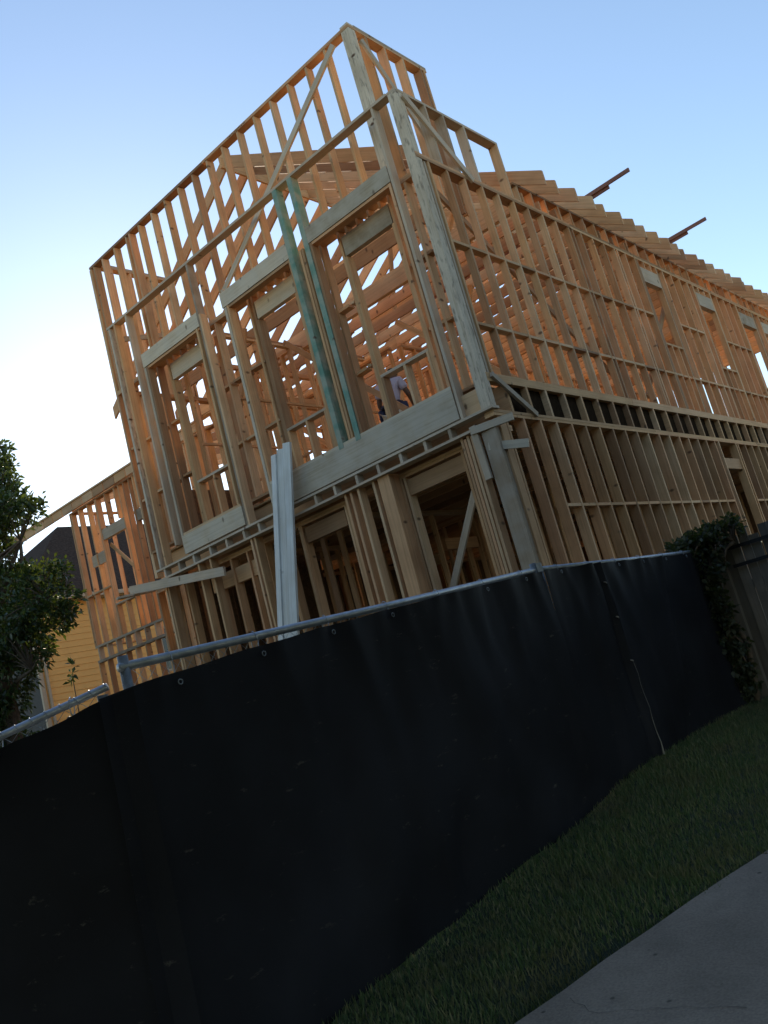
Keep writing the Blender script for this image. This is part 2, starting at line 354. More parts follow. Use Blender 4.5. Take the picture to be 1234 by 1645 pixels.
# ---- right side wall, second floor
D2 = 0.10; xs2 = XW - D2/2
wins = [(15.22, 16.0, 4.56, True), (17.88, 18.75, 4.4, True), (20.42, 21.45, 4.2, False), (22.0, 23.0, 4.2, False)]
dbl = [12.75, 14.36]
y = 9.02; z0 = ZF; z1 = ZP-2*T
while y < YB:
    inw = any(a-0.02 < y < c_+0.02 for a, c_, _, _ in wins)
    if not inw: B('stud', (xs2, y, z0), (xs2, y, z1), D2, T, wd=(1, 0, 0))
    y += SP
for d in dbl: B('stud', (xs2, d+0.045, z0), (xs2, d+0.045, z1), D2, T, wd=(1, 0, 0))
for a, c_, sill, hs in wins:
    for q in (a-0.055, a-0.012, c_+0.012, c_+0.055): B('jamb_stud', (xs2, q, z0), (xs2, q, z1), D2, T, wd=(1, 0, 0))
    B('header', (xc+.02, a+0.01, 5.92), (xc+.02, c_-0.01, 5.92), 0.29, 0.10, (0, 0, 1), 'post')
    B('sill', (xc, a+0.01, sill), (xc, c_-0.01, sill), D6-.004, T, (1, 0, 0))
    q = a + 0.25
    while q < c_-0.1:
        B('cripple_stud', (xc, q, z0), (xc, q, sill-T/2), wd=(1, 0, 0)); B('cripple_stud', (xc, q, 6.07), (xc, q, z1), wd=(1, 0, 0)); q += 0.3
for zz in (5.10, 3.97):
    y = 9.02
    while y < YB-SP:
        if not any(a-SP < y < c_+0.02 and zz > s-0.1 for a, c_, s, _ in wins):
            B('blocking', (xs2, y+T/2+.001, zz), (xs2, y+SP-T/2-.001, zz), D2-0.004, T, (1, 0, 0), jit=0.002)
        y += SP
ya = YF+0.03
for yb in (12.75, 17.0, 21.3, YB):
    for dz in (T/2, 1.5*T): B('top_plate', (xc, ya, ZP-dz), (xc, yb-0.003, ZP-dz), D6, T-0.001, (1, 0, 0))
    ya = yb
# raised heel above the side wall
y = 11.30
while y < YB:
    B('cripple_stud', (xc, y, ZP), (xc, y, 6.54), wd=(1, 0, 0)); y += SP
B('heel_plate', (xc, 11.20, 6.56), (xc, 17.2, 6.56), D6, T, (1, 0, 0)); B('heel_plate', (xc, 17.21, 6.56), (xc, YB, 6.56), D6, T, (1, 0, 0))
# parapet return at the front of the side wall
B('top_plate', (xc, YF+0.0, 7.19), (xc, 11.12, 7.19), D6, T, (1, 0, 0), 'post')
for q in (9.36, 9.76, 10.25): B('cripple_stud', (xc, q, ZP), (xc, q, 7.17), wd=(1, 0, 0), m='post')
B('corner_stud', (xc, 11.09, ZP), (xc, 11.09, 7.17), wd=(1, 0, 0))
B('brace', (XW+0.02, 8.86, 7.12), (XW+0.02, 10.0, 6.22), 0.10, T, (0, 0, 1), 'post')
B('brace', (XW+0.02, 8.95, 3.27), (XW+0.02, 9.75, 2.80), 0.07, T, (0, 0, 1), 'post')
# inside diagonal braces on the side wall
B('brace', (XW-0.17, 9.2, 6.0), (XW-0.17, 13.2, 3.6), D4, T, (0, 0, 1)); B('brace', (XW-0.17, 14.0, 3.5), (XW-0.17, 16.8, 6.0), D4, T, (0, 0, 1))

# ---- front frame (outer plane), second floor + parapet rail
yc = YF + D6/2
B('corner_post', (XW-0.07, yc, Z1+0.01), (XW-0.07, yc, 7.17), 0.14, 0.13, (0, 1, 0), 'corner')
B('corner_post', (XW-0.09, YF+0.215, ZF), (XW-0.09, YF+0.215, ZP-0.08), D6, T, (1, 0, 0), 'post')
B('rail', (-11.93, yc, 7.20), (XW-0.16, yc, 7.20), D6, T, (0, 1, 0), 'post')
FP = [(-11.86, 7.18, 'corner'), (-11.70, 7.18, 'lumber'), (-9.58, 7.18, 'post'), (-9.545, 6.3, 'lumber'), (-5.49, 7.18, 'post')]
for x, zt, mm in FP: B('front_post', (x, yc, 2.84), (x, yc, zt), D6, 0.045 if mm == 'corner' else T, (0, 1, 0), mm)
for x in (-11.34, ): B('front_post', (x, yc, 3.1), (x, yc, 7.18), D6, T, (0, 1, 0), 'post')
for x in (-11.13, -8.96): B('front_post', (x, yc, 2.9), (x, yc, 6.11), D6, 0.05, (0, 1, 0), 'post')
for x in (-11.08, -9.69, -8.91, -7.50, -7.05, -5.55): B('trimmer', (x, yc+0.003, 3.22), (x, yc+0.003, 6.12), D6-.006, T, (0, 1, 0))
for x in (-7.44, -7.12): B('teal_post', (x, yc-0.004, 3.24), (x, yc-0.004, 7.18), D6, 0.085, (0, 1, 0), 'teal')
for x in (-7.30, -7.25): B('front_post', (x, yc+.02, 3.26), (x, yc+.02, 6.15), D4, T, (0, 1, 0))
for x0, x1 in ((-11.16, -9.61), (-9.02, -7.47), (-7.09, -5.52)):
    B('beam', (x0, YF+0.045, 6.243), (x1, YF+0.045, 6.243), 0.235, 0.085, (0, 0, 1), 'beam')
    B('beam_cap', (x0+.02, YF+0.075, 6.10), (x1-.02, YF+0.075, 6.10), 0.12, T, (0, 1, 0))
B('beam', (-11.14, YF+0.04, 3.04), (-9.63, YF+0.04, 3.04), 0.29, 0.08, (0, 0, 1), 'beam')
B('beam', (-8.98, YF+0.04, 3.075), (-5.53, YF+0.04, 3.075), 0.385, 0.08, (0, 0, 1), 'beam')
B('beam_cap', (-11.12, YF+0.07, 3.205), (-9.65, YF+0.07, 3.205), 0.13, T, (0, 1, 0)); B('beam_cap', (-8.96, YF+0.07, 3.287), (-5.53, YF+0.07, 3.287), 0.13, T, (0, 1, 0), 'beam')
B('beam_end', (-8.97, YF+0.10, 6.42), (-8.97, YF+0.10, 6.13), 0.14, 0.05, (0, 1, 0), 'post')
B('rim_joist', (-5.5, YF+0.10, 3.0), (XW-0.12, YF+0.10, 3.0), 0.30, T, (0, 0, 1))
# long diagonal brace across the parapet
B('brace', (-5.95, YI-0.03, 8.62), (-9.15, YI-0.03, 6.55), D4, T, (0, 0, 1), 'post')
# ladder ledge between the storeys
for zz in (2.838, 2.672): B('ledge_plate', (-11.95, YF+0.05, zz), (XW+0.03 if zz > 2.7 else -5.30, YF+0.05, zz), 0.16, 0.032, (0, 1, 0), 'post')
x = -11.75
while x < -5.4:
    if not any(abs(x-q) < 0.1 for q in (-8.6, -8.4)): B('ledge_block', (x, YF+0.045, 2.69), (x, YF+0.045, 2.82), 0.12, 0.045, (0, 1, 0), 'post')
    x += 0.40 + random.uniform(-.04, .04)
# first floor front wall, set back a little
y1 = YF + 0.30
for zz in (2.62, 2.585): B('top_plate', (-12.4, y1, zz), (XW-0.02, y1, zz), D6, 0.034, (0, 1, 0))
for x in (-12.40, -12.0, -11.6, -11.2, -10.8, -10.4, -10.0, -9.6, -9.2): B('stud', (x, y1, ZS), (x, y1, 2.57), wd=(0, 1, 0))
for x in (-8.80, -8.76, -7.95+.1, -7.81): B('stud', (x, y1, ZS), (x, y1, 2.57), wd=(0, 1, 0))
B('header', (-8.72, y1, 2.42), (-7.90, y1, 2.42), 0.22, 0.09, (0, 0, 1)); B('header', (-6.78, y1, 2.43), (-5.78, y1, 2.43), 0.21, 0.09, (0, 0, 1))
B('header', (-11.0, y1+.01, 2.30), (-9.6, y1+.01, 2.30), 0.24, 0.09, (0, 0, 1))
for x in (-6.80, -6.74, -5.78, -5.70, -5.62): B('jamb_stud', (x, y1, ZS), (x, y1, 2.57), wd=(0, 1, 0))
for x in (-7.62, -7.52, -7.38, -7.10): B('front_post', (x, YF+0.10, ZS), (x, YF+0.10, 2.655), D6, T, (0, 1, 0), 'lumber')
B('front_post', (-6.92, YF+.13, ZS), (-6.92, YF+.13, 2.655), 0.2, 0.20, (0, 1, 0), 'lumber')
for x, yo in ((-11.85, .08), (-11.78, .08), (-10.9, .07), (-10.6, .07), (-9.60, .08), (-9.52, .08), (-8.95, .08)): B('front_post', (x, YF+yo, ZS), (x, YF+yo, 2.655), D6, T, (0, 1, 0), 'lumber')
for i, x in enumerate((-5.60, -5.555, -5.51, -5.45)): B('corner_stud', (x, YF+0.09, ZS), (x, YF+0.09, 2.655-0.03*(i % 2)), D6, 0.036, (0, 1, 0), 'lumber')
B('corner_post', (XW-0.13, YF+0.08, ZS), (XW-0.13, YF+0.08, 2.60), D6, 0.20, (0, 1, 0), 'post')
B('corner_stud', (XW-0.04, YF+0.17, ZS), (XW-0.04, YF+0.17, 2.73), D6, 0.07, (0, 1, 0))
B('stub_board', (-5.40, YF-0.04, 2.66), (-4.86, YF+0.05, 2.64), D4, T, (0, 0, 1), 'post')
B('stub_board', (-5.26, YF+0.02, 2.42), (-4.82, YF+0.16, 2.30), 0.10, T, (0, 0, 1), 'beam')
B('stub_board', (-5.38, YF-0.01, 2.72), (-5.36, YF-0.01, 2.05), D4, T, (1, 0, 0), 'post')
B('brace', (-5.72, y1+0.15, 2.35), (-6.72, y1+0.15, 0.9), D4, T, (0, 0, 1), 'teal' if False else 'post')
B('ledger_board', (-12.66, YF-0.10, 2.72), (-10.25, YF-0.06, 2.36), 0.14, T, (0, 0, 1), 'post')
B('ledger_board', (-12.72, YF-0.34, 2.62), (-12.45, YF+0.4, 2.66), 0.14, T, (1, 0, 0), 'post')

# ---- inner front wall (recessed), second floor with three windows, parapet above
yi = YI + D6/2
iw = [(-10.84, -10.0), (-8.62, -7.80), (-6.72, -5.88)]
x = XL + 0.02
while x < XW-0.2:
    if not any(a-0.06 < x < c_+0.06 for a, c_ in iw): B('stud', (x, yi, ZF), (x, yi, 6.20), wd=(0, 1, 0))
    x += SP
B('bottom_plate', (XL, yi, ZF-0.022), (XW-0.16, yi, ZF-0.022), D6, T, (0, 1, 0))
for dz in (0.02, 0.058): B('top_plate', (XL, yi, 6.28-dz), (XW-0.16, yi, 6.28-dz), D6, T-.001, (0, 1, 0))
for a, c_ in iw:
    for q in (a-0.06, a-0.02, c_+0.02, c_+0.06): B('jamb_stud', (q, yi, ZF), (q, yi, 6.20 if q < a-.03 or q > c_+.03 else 5.80), wd=(0, 1, 0))
    B('header', (a-0.02, YI+0.05, 5.95), (c_+0.02, YI+0.05, 5.95), 0.28, 0.09, (0, 0, 1), 'beam')
    for q in np.linspace(a+0.1, c_-0.1, 4): B('cripple_stud', (q, yi, 6.10), (q+random.uniform(-.02, .02), yi, 6.20), wd=(0, 1, 0))
    B('sill', (a, yi, 4.0), (c_, yi, 4.0), D6, T, (0, 1, 0), 'post')
    for q in (a+0.02, (a+c_)/2, c_-0.02): B('cripple_stud', (q, yi, ZF), (q, yi, 3.98), wd=(0, 1, 0))
for zz in (5.16, 4.22):
    for a, c_ in ((-12.4, -10.92), (-9.92, -8.70), (-7.72, -6.80), (-5.80, -5.25)):
        q = a
        while q < c_-0.1:
            B('blocking', (q+.02, yi+.004, zz+random.uniform(-.02, .02)), (min(q+SP, c_)-.02, yi+.004, zz), D6-.01, T, (0, 1, 0)); q += SP
# parapet
x = XL + 0.02; k = 0
while x < XI-0.1:
    B('parapet_stud', (x, yi, 6.28), (x, yi, 8.70), wd=(0, 1, 0)); x += 0.392
    if k in (0, 3): B('parapet_stud', (x-0.392+0.10, yi, 6.28), (x-0.392+.10, yi, 8.70), wd=(0, 1, 0))
    k += 1
ppl = B('parapet_plate', (XL-0.02, yi, 8.735), (-9.0, yi, 8.735), D6, 0.045, (0, 1, 0)); B('parapet_plate', (-8.995, yi, 8.735), (XI, yi, 8.735), D6, 0.045, (0, 1, 0))
V = []; F = []
for k in range(13):
    x0_ = -8.32 + .034*k + random.uniform(-.004, .004); z0_ = 8.722 + random.uniform(-.003, .003); hh_ = random.uniform(.012, .024); ww_ = random.uniform(.012, .024)
    b0 = len(V); V += [Vector((x0_+p*ww_, YI-.0058, z0_+q*hh_)) - house.location for p, q in ((0, 0), (1, 0), (1, 1), (0, 1))]; F.append((b0, b0+1, b0+2, b0+3))
mesh_obj('mill_stamp', V, F, M['ink'], house)
B('parapet_post', (XI-0.07, yi, 6.28), (XI-0.07, yi, 8.79), 0.14, 0.14, (0, 1, 0), 'corner')
B('parapet_post', (XL+0.0, yi+.003, 2.84), (XL+0.0, yi+.003, 8.70), 0.134, 0.07, (0, 1, 0), 'lumber')
for X0, sgn in ((XI, -1), (XL, 1)):
    xx = X0 + sgn*0.07
    B('parapet_plate', (xx, YI+0.14, 8.78), (xx, 10.82, 8.78), D6, T, (1, 0, 0), 'post')
    B('parapet_plate', (xx, YI+0.14, 8.742), (xx, 10.82, 8.742), D6-.003, T-.001, (1, 0, 0))
    for q in (9.42, 9.82, 10.24, 10.68, 10.76): B('parapet_stud', (xx, q, 6.28), (xx, q, 8.72), wd=(1, 0, 0))
B('brace', (XI+.03, 9.22, 8.55), (XI+.03, 10.3, 7.2), D4, T, (0, 0, 1), 'post')
# lower left return rail and left wall front part
B('rail', (-11.86, YF+0.15, 7.0), (-11.0, 10.0, 6.9), D4, T, (0, 0, 1), 'post')
y = 9.5
while y < 12.0:
    B('left_stud', (XL+0.07, y, ZF), (XL+0.07, y, 6.2), wd=(1, 0, 0)); B('left_stud', (XL+0.07, y, ZS), (XL+0.07, y, Z1-.08), wd=(1, 0, 0)); y += SP
for zz in (6.24, Z1-.04, ZF-.03): B('top_plate', (XL+0.07, 9.2, zz), (XL+0.07, 12.0, zz), D6, 0.07, (1, 0, 0))
# main left wall and back wall
y = 12.1
while y < YB:
    if not (14.2 < y < 15.2 or 19.0 < y < 20.3): B('left_stud', (XLW+0.07, y, ZF), (XLW+0.07, y, ZP-.08), wd=(1, 0, 0))
    B('left_stud', (XLW+0.07, y, ZS), (XLW+0.07, y, Z1-.08), wd=(1, 0, 0)); y += SP
for a, c_ in ((14.1, 15.2), (18.9, 20.3)): B('header', (XLW+.07, a, 5.9), (XLW+.07, c_, 5.9), .28, .09, (0, 0, 1)); B('sill', (XLW+.07, a, 4.3), (XLW+.07, c_, 4.3), D6, T, (1, 0, 0))
for zz in (ZP-.04, Z1-.04, ZF-.03): B('top_plate', (XLW+0.07, 12.0, zz), (XLW+0.07, YB, zz), D6, 0.07, (1, 0, 0))
x = XLW + 0.2
while x < XW-.2:
    if not (-10.4 < x < -8.6): B('back_stud', (x, YB-.07, ZF), (x, YB-.07, ZP-.08), wd=(0, 1, 0))
    B('back_stud', (x, YB-.07, ZS), (x, YB-.07, Z1-.08), wd=(0, 1, 0)); x += SP
for zz in (ZP-.04, Z1-.04, ZF-.03): B('top_plate', (XLW, YB-.07, zz), (XW, YB-.07, zz), D6, .07, (0, 1, 0))
for i_, yy_ in enumerate(np.arange(9.4, YB-.3, 1.22)):
    X_ = XL if yy_ < 12 else XLW
    for zz_ in (ZS, ZS+1.53):
        slab_box('added_light_block', X_-.014, X_-.002, yy_+.003, min(yy_+1.217, YB), zz_+.003, zz_+1.527 if zz_ < 0 else 3.19, M['light_block'], house)  # panels added on the left wall to darken the first floor inside
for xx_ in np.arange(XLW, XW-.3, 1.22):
    for zz_ in (ZS, ZS+1.53): slab_box('added_light_block', xx_+.003, min(xx_+1.217, XW), YB+.002, YB+.014, zz_+.003, zz_+1.527 if zz_ < 0 else 3.19, M['light_block'], house)  # same added panels along the back, closing off the low sky
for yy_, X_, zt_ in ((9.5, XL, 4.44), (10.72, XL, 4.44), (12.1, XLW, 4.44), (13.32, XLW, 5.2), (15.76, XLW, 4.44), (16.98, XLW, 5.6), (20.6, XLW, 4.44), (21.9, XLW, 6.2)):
    slab_box('added_light_block', X_-.014, X_-.002, yy_+.003, yy_+1.217, 3.23, zt_, M['light_block'], house)  # more added panels, blocking sun and sky low on the upper left wall
# ---- roof: ridge, rafters, ceiling joists
SLO = 0.60; XR = -9.30; ZR = 6.65 + SLO*(-4.8-XR)
def ztop(x): return 6.65 + SLO*(-4.8-x)
cosr = 1/math.hypot(1, SLO); RD = 0.235
for ya, yb in ((9.78, 15.0), (15.004, 20.2), (20.204, YB)): B('ridge_board', (XR, ya, ZR-0.14), (XR, yb, ZR-0.14), 0.28, T, (0, 0, 1))
rn = Vector((SLO, 0, 1)).normalized(); ln = Vector((-SLO, 0, 1)).normalized()
_rc = {}
def rafter(y, x0, x1, zfun, RD):
    """rafter with plumb-cut ends from x0 (ridge) to x1 (tail)"""
    key = (round(x0, 2), round(x1, 2))
    if key not in _rc:
        L_ = abs(x1-x0); vd = RD/cosr; dz = zfun(x1)-zfun(x0); sg = 1 if x1 > x0 else -1
        # local z runs along the board so that the grain follows it
        v = []
        for yy_ in (-T/2, T/2):
            for xx_, zz_ in ((0, 0), (sg*L_, dz), (sg*L_, dz-vd), (0, -vd)): v.append(Vector((xx_, yy_, zz_)))
        ax = Vector((sg*L_, 0, dz)).normalized(); up_ = Vector((0, 1, 0)); w_ = up_.cross(ax); Rm = Matrix((w_, up_, ax))
        me = bpy.data.meshes.new('rafter'); me.from_pydata([tuple(Rm @ p) for p in v], [], [(0, 1, 2, 3), (7, 6, 5, 4), (0, 4, 5, 1), (1, 5, 6, 2), (2, 6, 7, 3), (3, 7, 4, 0)])
        me.materials.append(M['lumber']); me.update(); _rc[key] = (me, Rm.transposed().to_4x4())
    me, rot = _rc[key]
    o = bpy.data.objects.new('rafter', me); COL.objects.link(o); o.parent = house
    o.matrix_local = Matrix.Translation(Vector((x0, y+random.uniform(-.012, .012), zfun(x0)+random.uniform(-.012, .008))) - house.location) @ rot @ Matrix.Rotation(R(random.uniform(-.6, .6)), 4, 'Z')
def zleft(x): return ZR - SLO*(XR-x) - 0.02
y = 9.90; k = 0
while y < YB:
    rafter(y, XR+.025, random.choice((-4.66, -4.69, -4.63, -4.72)) if y > 11.3 else -5.84, ztop, 0.20)
    rafter(y, XR-.025, -13.8, zleft, 0.20)
    if y > 11.3:
        B('ceiling_joist', (XW-0.02, y+0.05, ZP+0.095), (XR-.05, y+0.05, ZP+0.095), 0.185, T, (0, 0, 1))
        B('ceiling_joist', (XR+.1, y+0.095, ZP+0.095), (XLW+.02, y+0.095, ZP+0.095), 0.185, T, (0, 0, 1))
    y += 0.495; k += 1
# purlins and struts under the right slope
for x in (-6.7, -8.0): B('purlin', (x, 11.0, ztop(x)-0.33), (x, YB-.2, ztop(x)-0.33), D6, T, (0, 0, 1))
for y in (12.4, 15.0, 17.7, 20.3, 23.0):
    B('roof_strut', (-6.74, y, ztop(-6.74)-.3), (-7.6, y+.1, ZP+.12), D4, T, (0, 1, 0)); B('roof_strut', (-8.04, y, ztop(-8.04)-.3), (-8.6, y+.1, ZP+.12), D4, T, (0, 1, 0))
    B('collar_tie', (-7.4, y+.25, ztop(-7.4)-.2), (-11.2, y+.25, ztop(-7.4)-.2), D6, T, (0, 0, 1))
# two long boards that stick out through the rafters
for yb in (16.02, 20.0):
    B('projecting_board', (-10.2, yb, 8.12), (-4.92, yb, 8.22), 0.075, T, (0, 0, 1), 'silhouette_lumber'); B('projecting_board', (-10.0, yb+.042, 8.06), (-5.4, yb+.042, 8.16), 0.075, T, (0, 0, 1), 'silhouette_lumber')
# ---- interior partitions
def part_wall(p, q, zb, zt, gaps=(), sp=SP, blk=None):
    p = Vector((*p, 0)); q = Vector((*q, 0)); d = (q-p); Ln = d.length; d.normalize(); s = 0.02
    while s < Ln:
        if not any(g0 < s < g1 for g0, g1 in gaps):
            c = p + d*s; B('partition_stud', (c.x, c.y, zb+T), (c.x, c.y, zt-2*T), D4, T, (-d.y, d.x, 0))
        s += sp
    for z_ in (zb+T/2, zt-T/2, zt-1.5*T): B('partition_plate', (p.x, p.y, z_), (q.x, q.y, z_), D4-.001, T-.001, (-d.y, d.x, 0))
    for g0, g1 in gaps:
        a = p+d*g0; b_ = p+d*g1; B('partition_header', (a.x, a.y, zt-.62), (b_.x, b_.y, zt-.62), .2, D4, (0, 0, 1))
    if blk:
        B('partition_plate', (p.x+.05*d.y, p.y-.05*d.x, blk), (q.x+.05*d.y, q.y-.05*d.x, blk), T, T, (0, 0, 1))
Z2 = 3.22; ZT = 6.28
part_wall((-12.3, 13.2), (-9.4, 13.2), Z2, ZT, [(1.0, 1.9)], blk=4.6)
part_wall((-9.25, 13.3), (-9.25, 24.9), Z2, ZT, [(2.0, 3.0), (7.0, 8.0)], blk=4.9)
part_wall((-9.1, 16.8), (-5.4, 16.8), Z2, ZT, [(1.5, 2.4)])
part_wall((-9.1, 20.6), (-5.4, 20.6), Z2, ZT, [(0.5, 1.4)])
part_wall((-10.95, 9.4), (-10.95, 13.0), Z2, ZT, [(2.3, 3.2)], blk=4.7)
part_wall((-13.2, 17.5), (-9.4, 17.5), Z2, ZT, [(1.5, 2.4)])
part_wall((-13.2, 21.0), (-9.4, 21.0), Z2, ZT, [(.6, 1.5)])
part_wall((-9.0, 9.6), (-9.0, 24.0), ZS, Z1, [(3, 4)], blk=1.2)
part_wall((-12.3, 13.9), (-5.4, 13.9), ZS, Z1, [(1.2, 2.2), (5.0, 6.0)])
part_wall((-12.3, 16.4), (-5.4, 16.4), ZS, Z1, [(2.2, 3.2)])
part_wall((-11.0, 9.6), (-11.0, 12.2), ZS, Z1, [])
part_wall((-9.95, 9.35), (-9.95, 13.0), Z2, ZT, [(2.2, 3.1)], blk=5.1)
part_wall((-12.3, 11.1), (-10.05, 11.1), Z2, ZT, [(.3, .9)], blk=4.3)
part_wall((-13.2, 15.0), (-9.4, 15.0), Z2, ZT, [(2.0, 2.9)])
B('brace', (-9.3, 10.2, 5.9), (-7.0, 10.4, 3.5), D4, T, (0, 0, 1)); B('brace', (-7.0, 12.6, 6.2), (-8.3, 12.6, 3.4), D4, T, (0, 0, 1))
B('brace', (-6.1, 9.6, 6.1), (-6.9, 10.9, 4.9), D4, T, (0, 0, 1), 'post'); B('brace', (-12.2, 12.9, 5.9), (-9.8, 12.9, 3.5), D4, T, (0, 0, 1)); B('brace', (-9.4, 9.5, 6.1), (-10.8, 9.7, 3.6), D4, T, (0, 0, 1))
B('brace', (-9.15, 14.0, 6.0), (-9.15, 17.0, 3.5), D4, T, (0, 0, 1)); B('brace', (-5.6, 11.6, 3.4), (-8.2, 11.9, 6.0), D4, T, (0, 0, 1))
B('interior_beam', (-12.2, 11.35, 6.38), (-5.3, 11.35, 6.38), 0.30, 0.09, (0, 0, 1)); B('interior_beam', (-12.2, 10.3, 6.40), (-5.8, 10.3, 6.40), 0.24, T, (0, 0, 1))

# ---- left wing
YW = 12.0; WX0, WX1 = -19.45, XL-0.98
yw = YW + D6/2
B('wing_plate', (WX0-0.02, yw, 6.27), (XLW, yw, 6.27), D6, T, (0, 1, 0)); B('wing_plate', (WX0-0.02, yw, 2.85), (XLW, yw, 2.85), D6, 0.05, (0, 1, 0), 'post')
B('wing_plate', (WX0-0.02, yw, 2.49), (XLW, yw, 2.49), D6, 0.06, (0, 1, 0), 'post')
x = WX0; k = 0
gap = [(-18.25, -17.25), (-16.75, -15.7)]
while x < XLW-.1:
    ing = any(a < x < c_ for a, c_ in gap)
    if not ing: B('wing_stud', (x, yw, 2.875), (x, yw, 6.25), wd=(0, 1, 0))
    else: B('wing_stud', (x, yw, 2.875), (x, yw, 3.6), wd=(0, 1, 0)); B('wing_stud', (x, yw, 5.5), (x, yw, 6.25), wd=(0, 1, 0))
    B('wing_stud', (x, yw, ZS), (x, yw, 2.46), wd=(0, 1, 0)); B('ledge_block', (x+.1, yw, 2.52), (x+.1, yw, 2.825), D6, T, (0, 1, 0), 'post')
    x += SP; k += 1
for x in (WX0+.06, -18.27, -17.22, -16.77, -15.68): B('wing_stud', (x, yw, 2.875), (x, yw, 6.25), wd=(0, 1, 0))
for a, c_ in gap: B('header', (a, yw, 5.35), (c_, yw, 5.35), .26, .1, (0, 0, 1), 'post'); B('sill', (a, yw, 3.62), (c_, yw, 3.62), D6, T, (0, 1, 0), 'post')
B('header', (-18.9, yw-.02, 4.85), (-18.3, yw-.02, 4.85), .28, .06, (0, 0, 1), 'post'); B('header', (-15.6, yw-.02, 5.75), (-14.9, yw-.02, 5.75), .26, .08, (0, 0, 1), 'post')
B('blocking', (-19.4, yw, 4.1), (-18.3, yw, 4.1), D6, T, (0, 1, 0)); B('brace', (-18.2, yw+.1, 5.1), (-17.2, yw+.1, 4.1), D4, T, (0, 0, 1)); B('brace', (-16.0, yw+.1, 4.0), (-15.2, yw+.1, 5.4), D4, T, (0, 0, 1))
# rafter ends along the wing eave: one after another
x = -22.6
while x < XLW-0.4:
    B('fascia_block', (x+0.012, YW-0.04, 6.40), (x+0.478, YW-0.04, 6.40), 0.20, 0.05, (0, 0, 1)); x += 0.49
B('wing_eave_plate', (-22.6, YW-0.01, 6.52), (XLW, YW-0.01, 6.52), 0.16, T, (0, 1, 0))
x = -19.4
while x < XLW-.1:
    B('wing_rafter', (x, YW+.04, 6.42), (x, YW+5.5, 7.9), .19, T, (0, 0, 1)); x += 0.98
y = YW+.3
while y < 18:
    B('wing_stud', (WX0+.07, y, 2.875), (WX0+.07, y, 6.25), wd=(1, 0, 0)); y += SP
B('wing_plate', (WX0+.07, YW+.15, 6.27), (WX0+.07, 18, 6.27), D6, T, (1, 0, 0)); B('wing_plate', (WX0+.07, YW+.15, 2.85), (WX0+.07, 18, 2.85), D6, T, (1, 0, 0))
for x in np.arange(WX0+.3, XLW, SP): 
    if not (-18 < x < -16.8): B('wing_stud', (x, 18.0, 2.875), (x, 18.0, 6.25), wd=(0, 1, 0))
B('wing_plate', (WX0, 18.0, 6.27), (XLW, 18.0, 6.27), D6, T, (0, 1, 0)); B('wing_plate', (WX0, 18, 2.85), (XLW, 18, 2.85), D6, T, (0, 1, 0))
B('brace', (-16.1, YW-.35, 1.2), (-15.5, YW-.02, 4.4), D4, T, (1, 0, 0), 'lumber'); B('brace', (-15.9, YW-.30, 1.2), (-15.75, YW-.02, 4.2), D4, T, (1, 0, 0), 'lumber')

# ------------------------------------------------------------------ leaning white boards
for i, (dx, top, m_, lab) in enumerate(((0.0, 3.57, 'primed', 'pale primed board leaning on the frame, outermost towards the tree'),
                       (0.148, 3.60, 'primed', 'bluish pale board leaning on the frame, middle of three'),
                       (0.296, 3.64, 'primed', 'pale primed board leaning on the frame, outermost towards the teal posts'))):
    p_top = Vector((-8.55+dx, 8.60, top)); dv = Vector((0.47, 0.20, 2.35)).normalized()
    s = (top + 1.03)/dv.z; p_bot = p_top - dv*s
    o = board('leaning_board', None, p_bot, p_top, 0.135, 0.04, (1, -0.2+0.1*i, 0), M[m_], jit=0.0, twist=4)
    tag(o, lab, 'board', 'boards leaning on the house frame')

# ------------------------------------------------------------------ screened fence panels
scr, nt, b = newmat('black_windscreen'); L = nt.links.new
tc = nd(nt, 'ShaderNodeTexCoord')
n = nd(nt, 'ShaderNodeTexNoise'); n.inputs['Scale'].default_value = 1.6; n.inputs['Detail'].default_value = 6; L(tc.outputs['Object'], n.inputs['Vector'])
r = ramp(nt, [(0.35, (0.008, 0.0085, 0.012)), (0.7, (0.014, 0.0155, 0.022))]); L(n.outputs[0], r.inputs[0])
wv = nd(nt, 'ShaderNodeTexNoise'); wv.inputs['Scale'].default_value = 260; L(tc.outputs['Object'], wv.inputs['Vector'])
# pale scuff marks, rare
mp = nd(nt, 'ShaderNodeMapping'); mp.inputs['Rotation'].default_value = (0.5, 0.0, 0.0); mp.inputs['Scale'].default_value = (5, 2.6, 9); L(tc.outputs['Object'], mp.inputs[0])
sn = nd(nt, 'ShaderNodeTexNoise'); sn.inputs['Scale'].default_value = 2.0; sn.inputs['Detail'].default_value = 8; sn.inputs['Roughness'].default_value = 0.75; L(mp.outputs[0], sn.inputs['Vector'])
sr = ramp(nt, [(0.625, (0, 0, 0)), (0.70, (0.5, 0.5, 0.5))]); L(sn.outputs[0], sr.inputs[0])
c = mixc(nt, sr.outputs[0], r.outputs[0], (0.12, 0.115, 0.10)); L(c, b.inputs['Base Color'])
b.inputs['Roughness'].default_value = 0.62; b.inputs['Specular IOR Level'].default_value = 0.12
bp = nd(nt, 'ShaderNodeBump'); bp.inputs['Strength'].default_value = 0.15; bp.inputs['Distance'].default_value = 0.002; L(wv.outputs[0], bp.inputs['Height']); L(bp.outputs[0], b.inputs['Normal'])

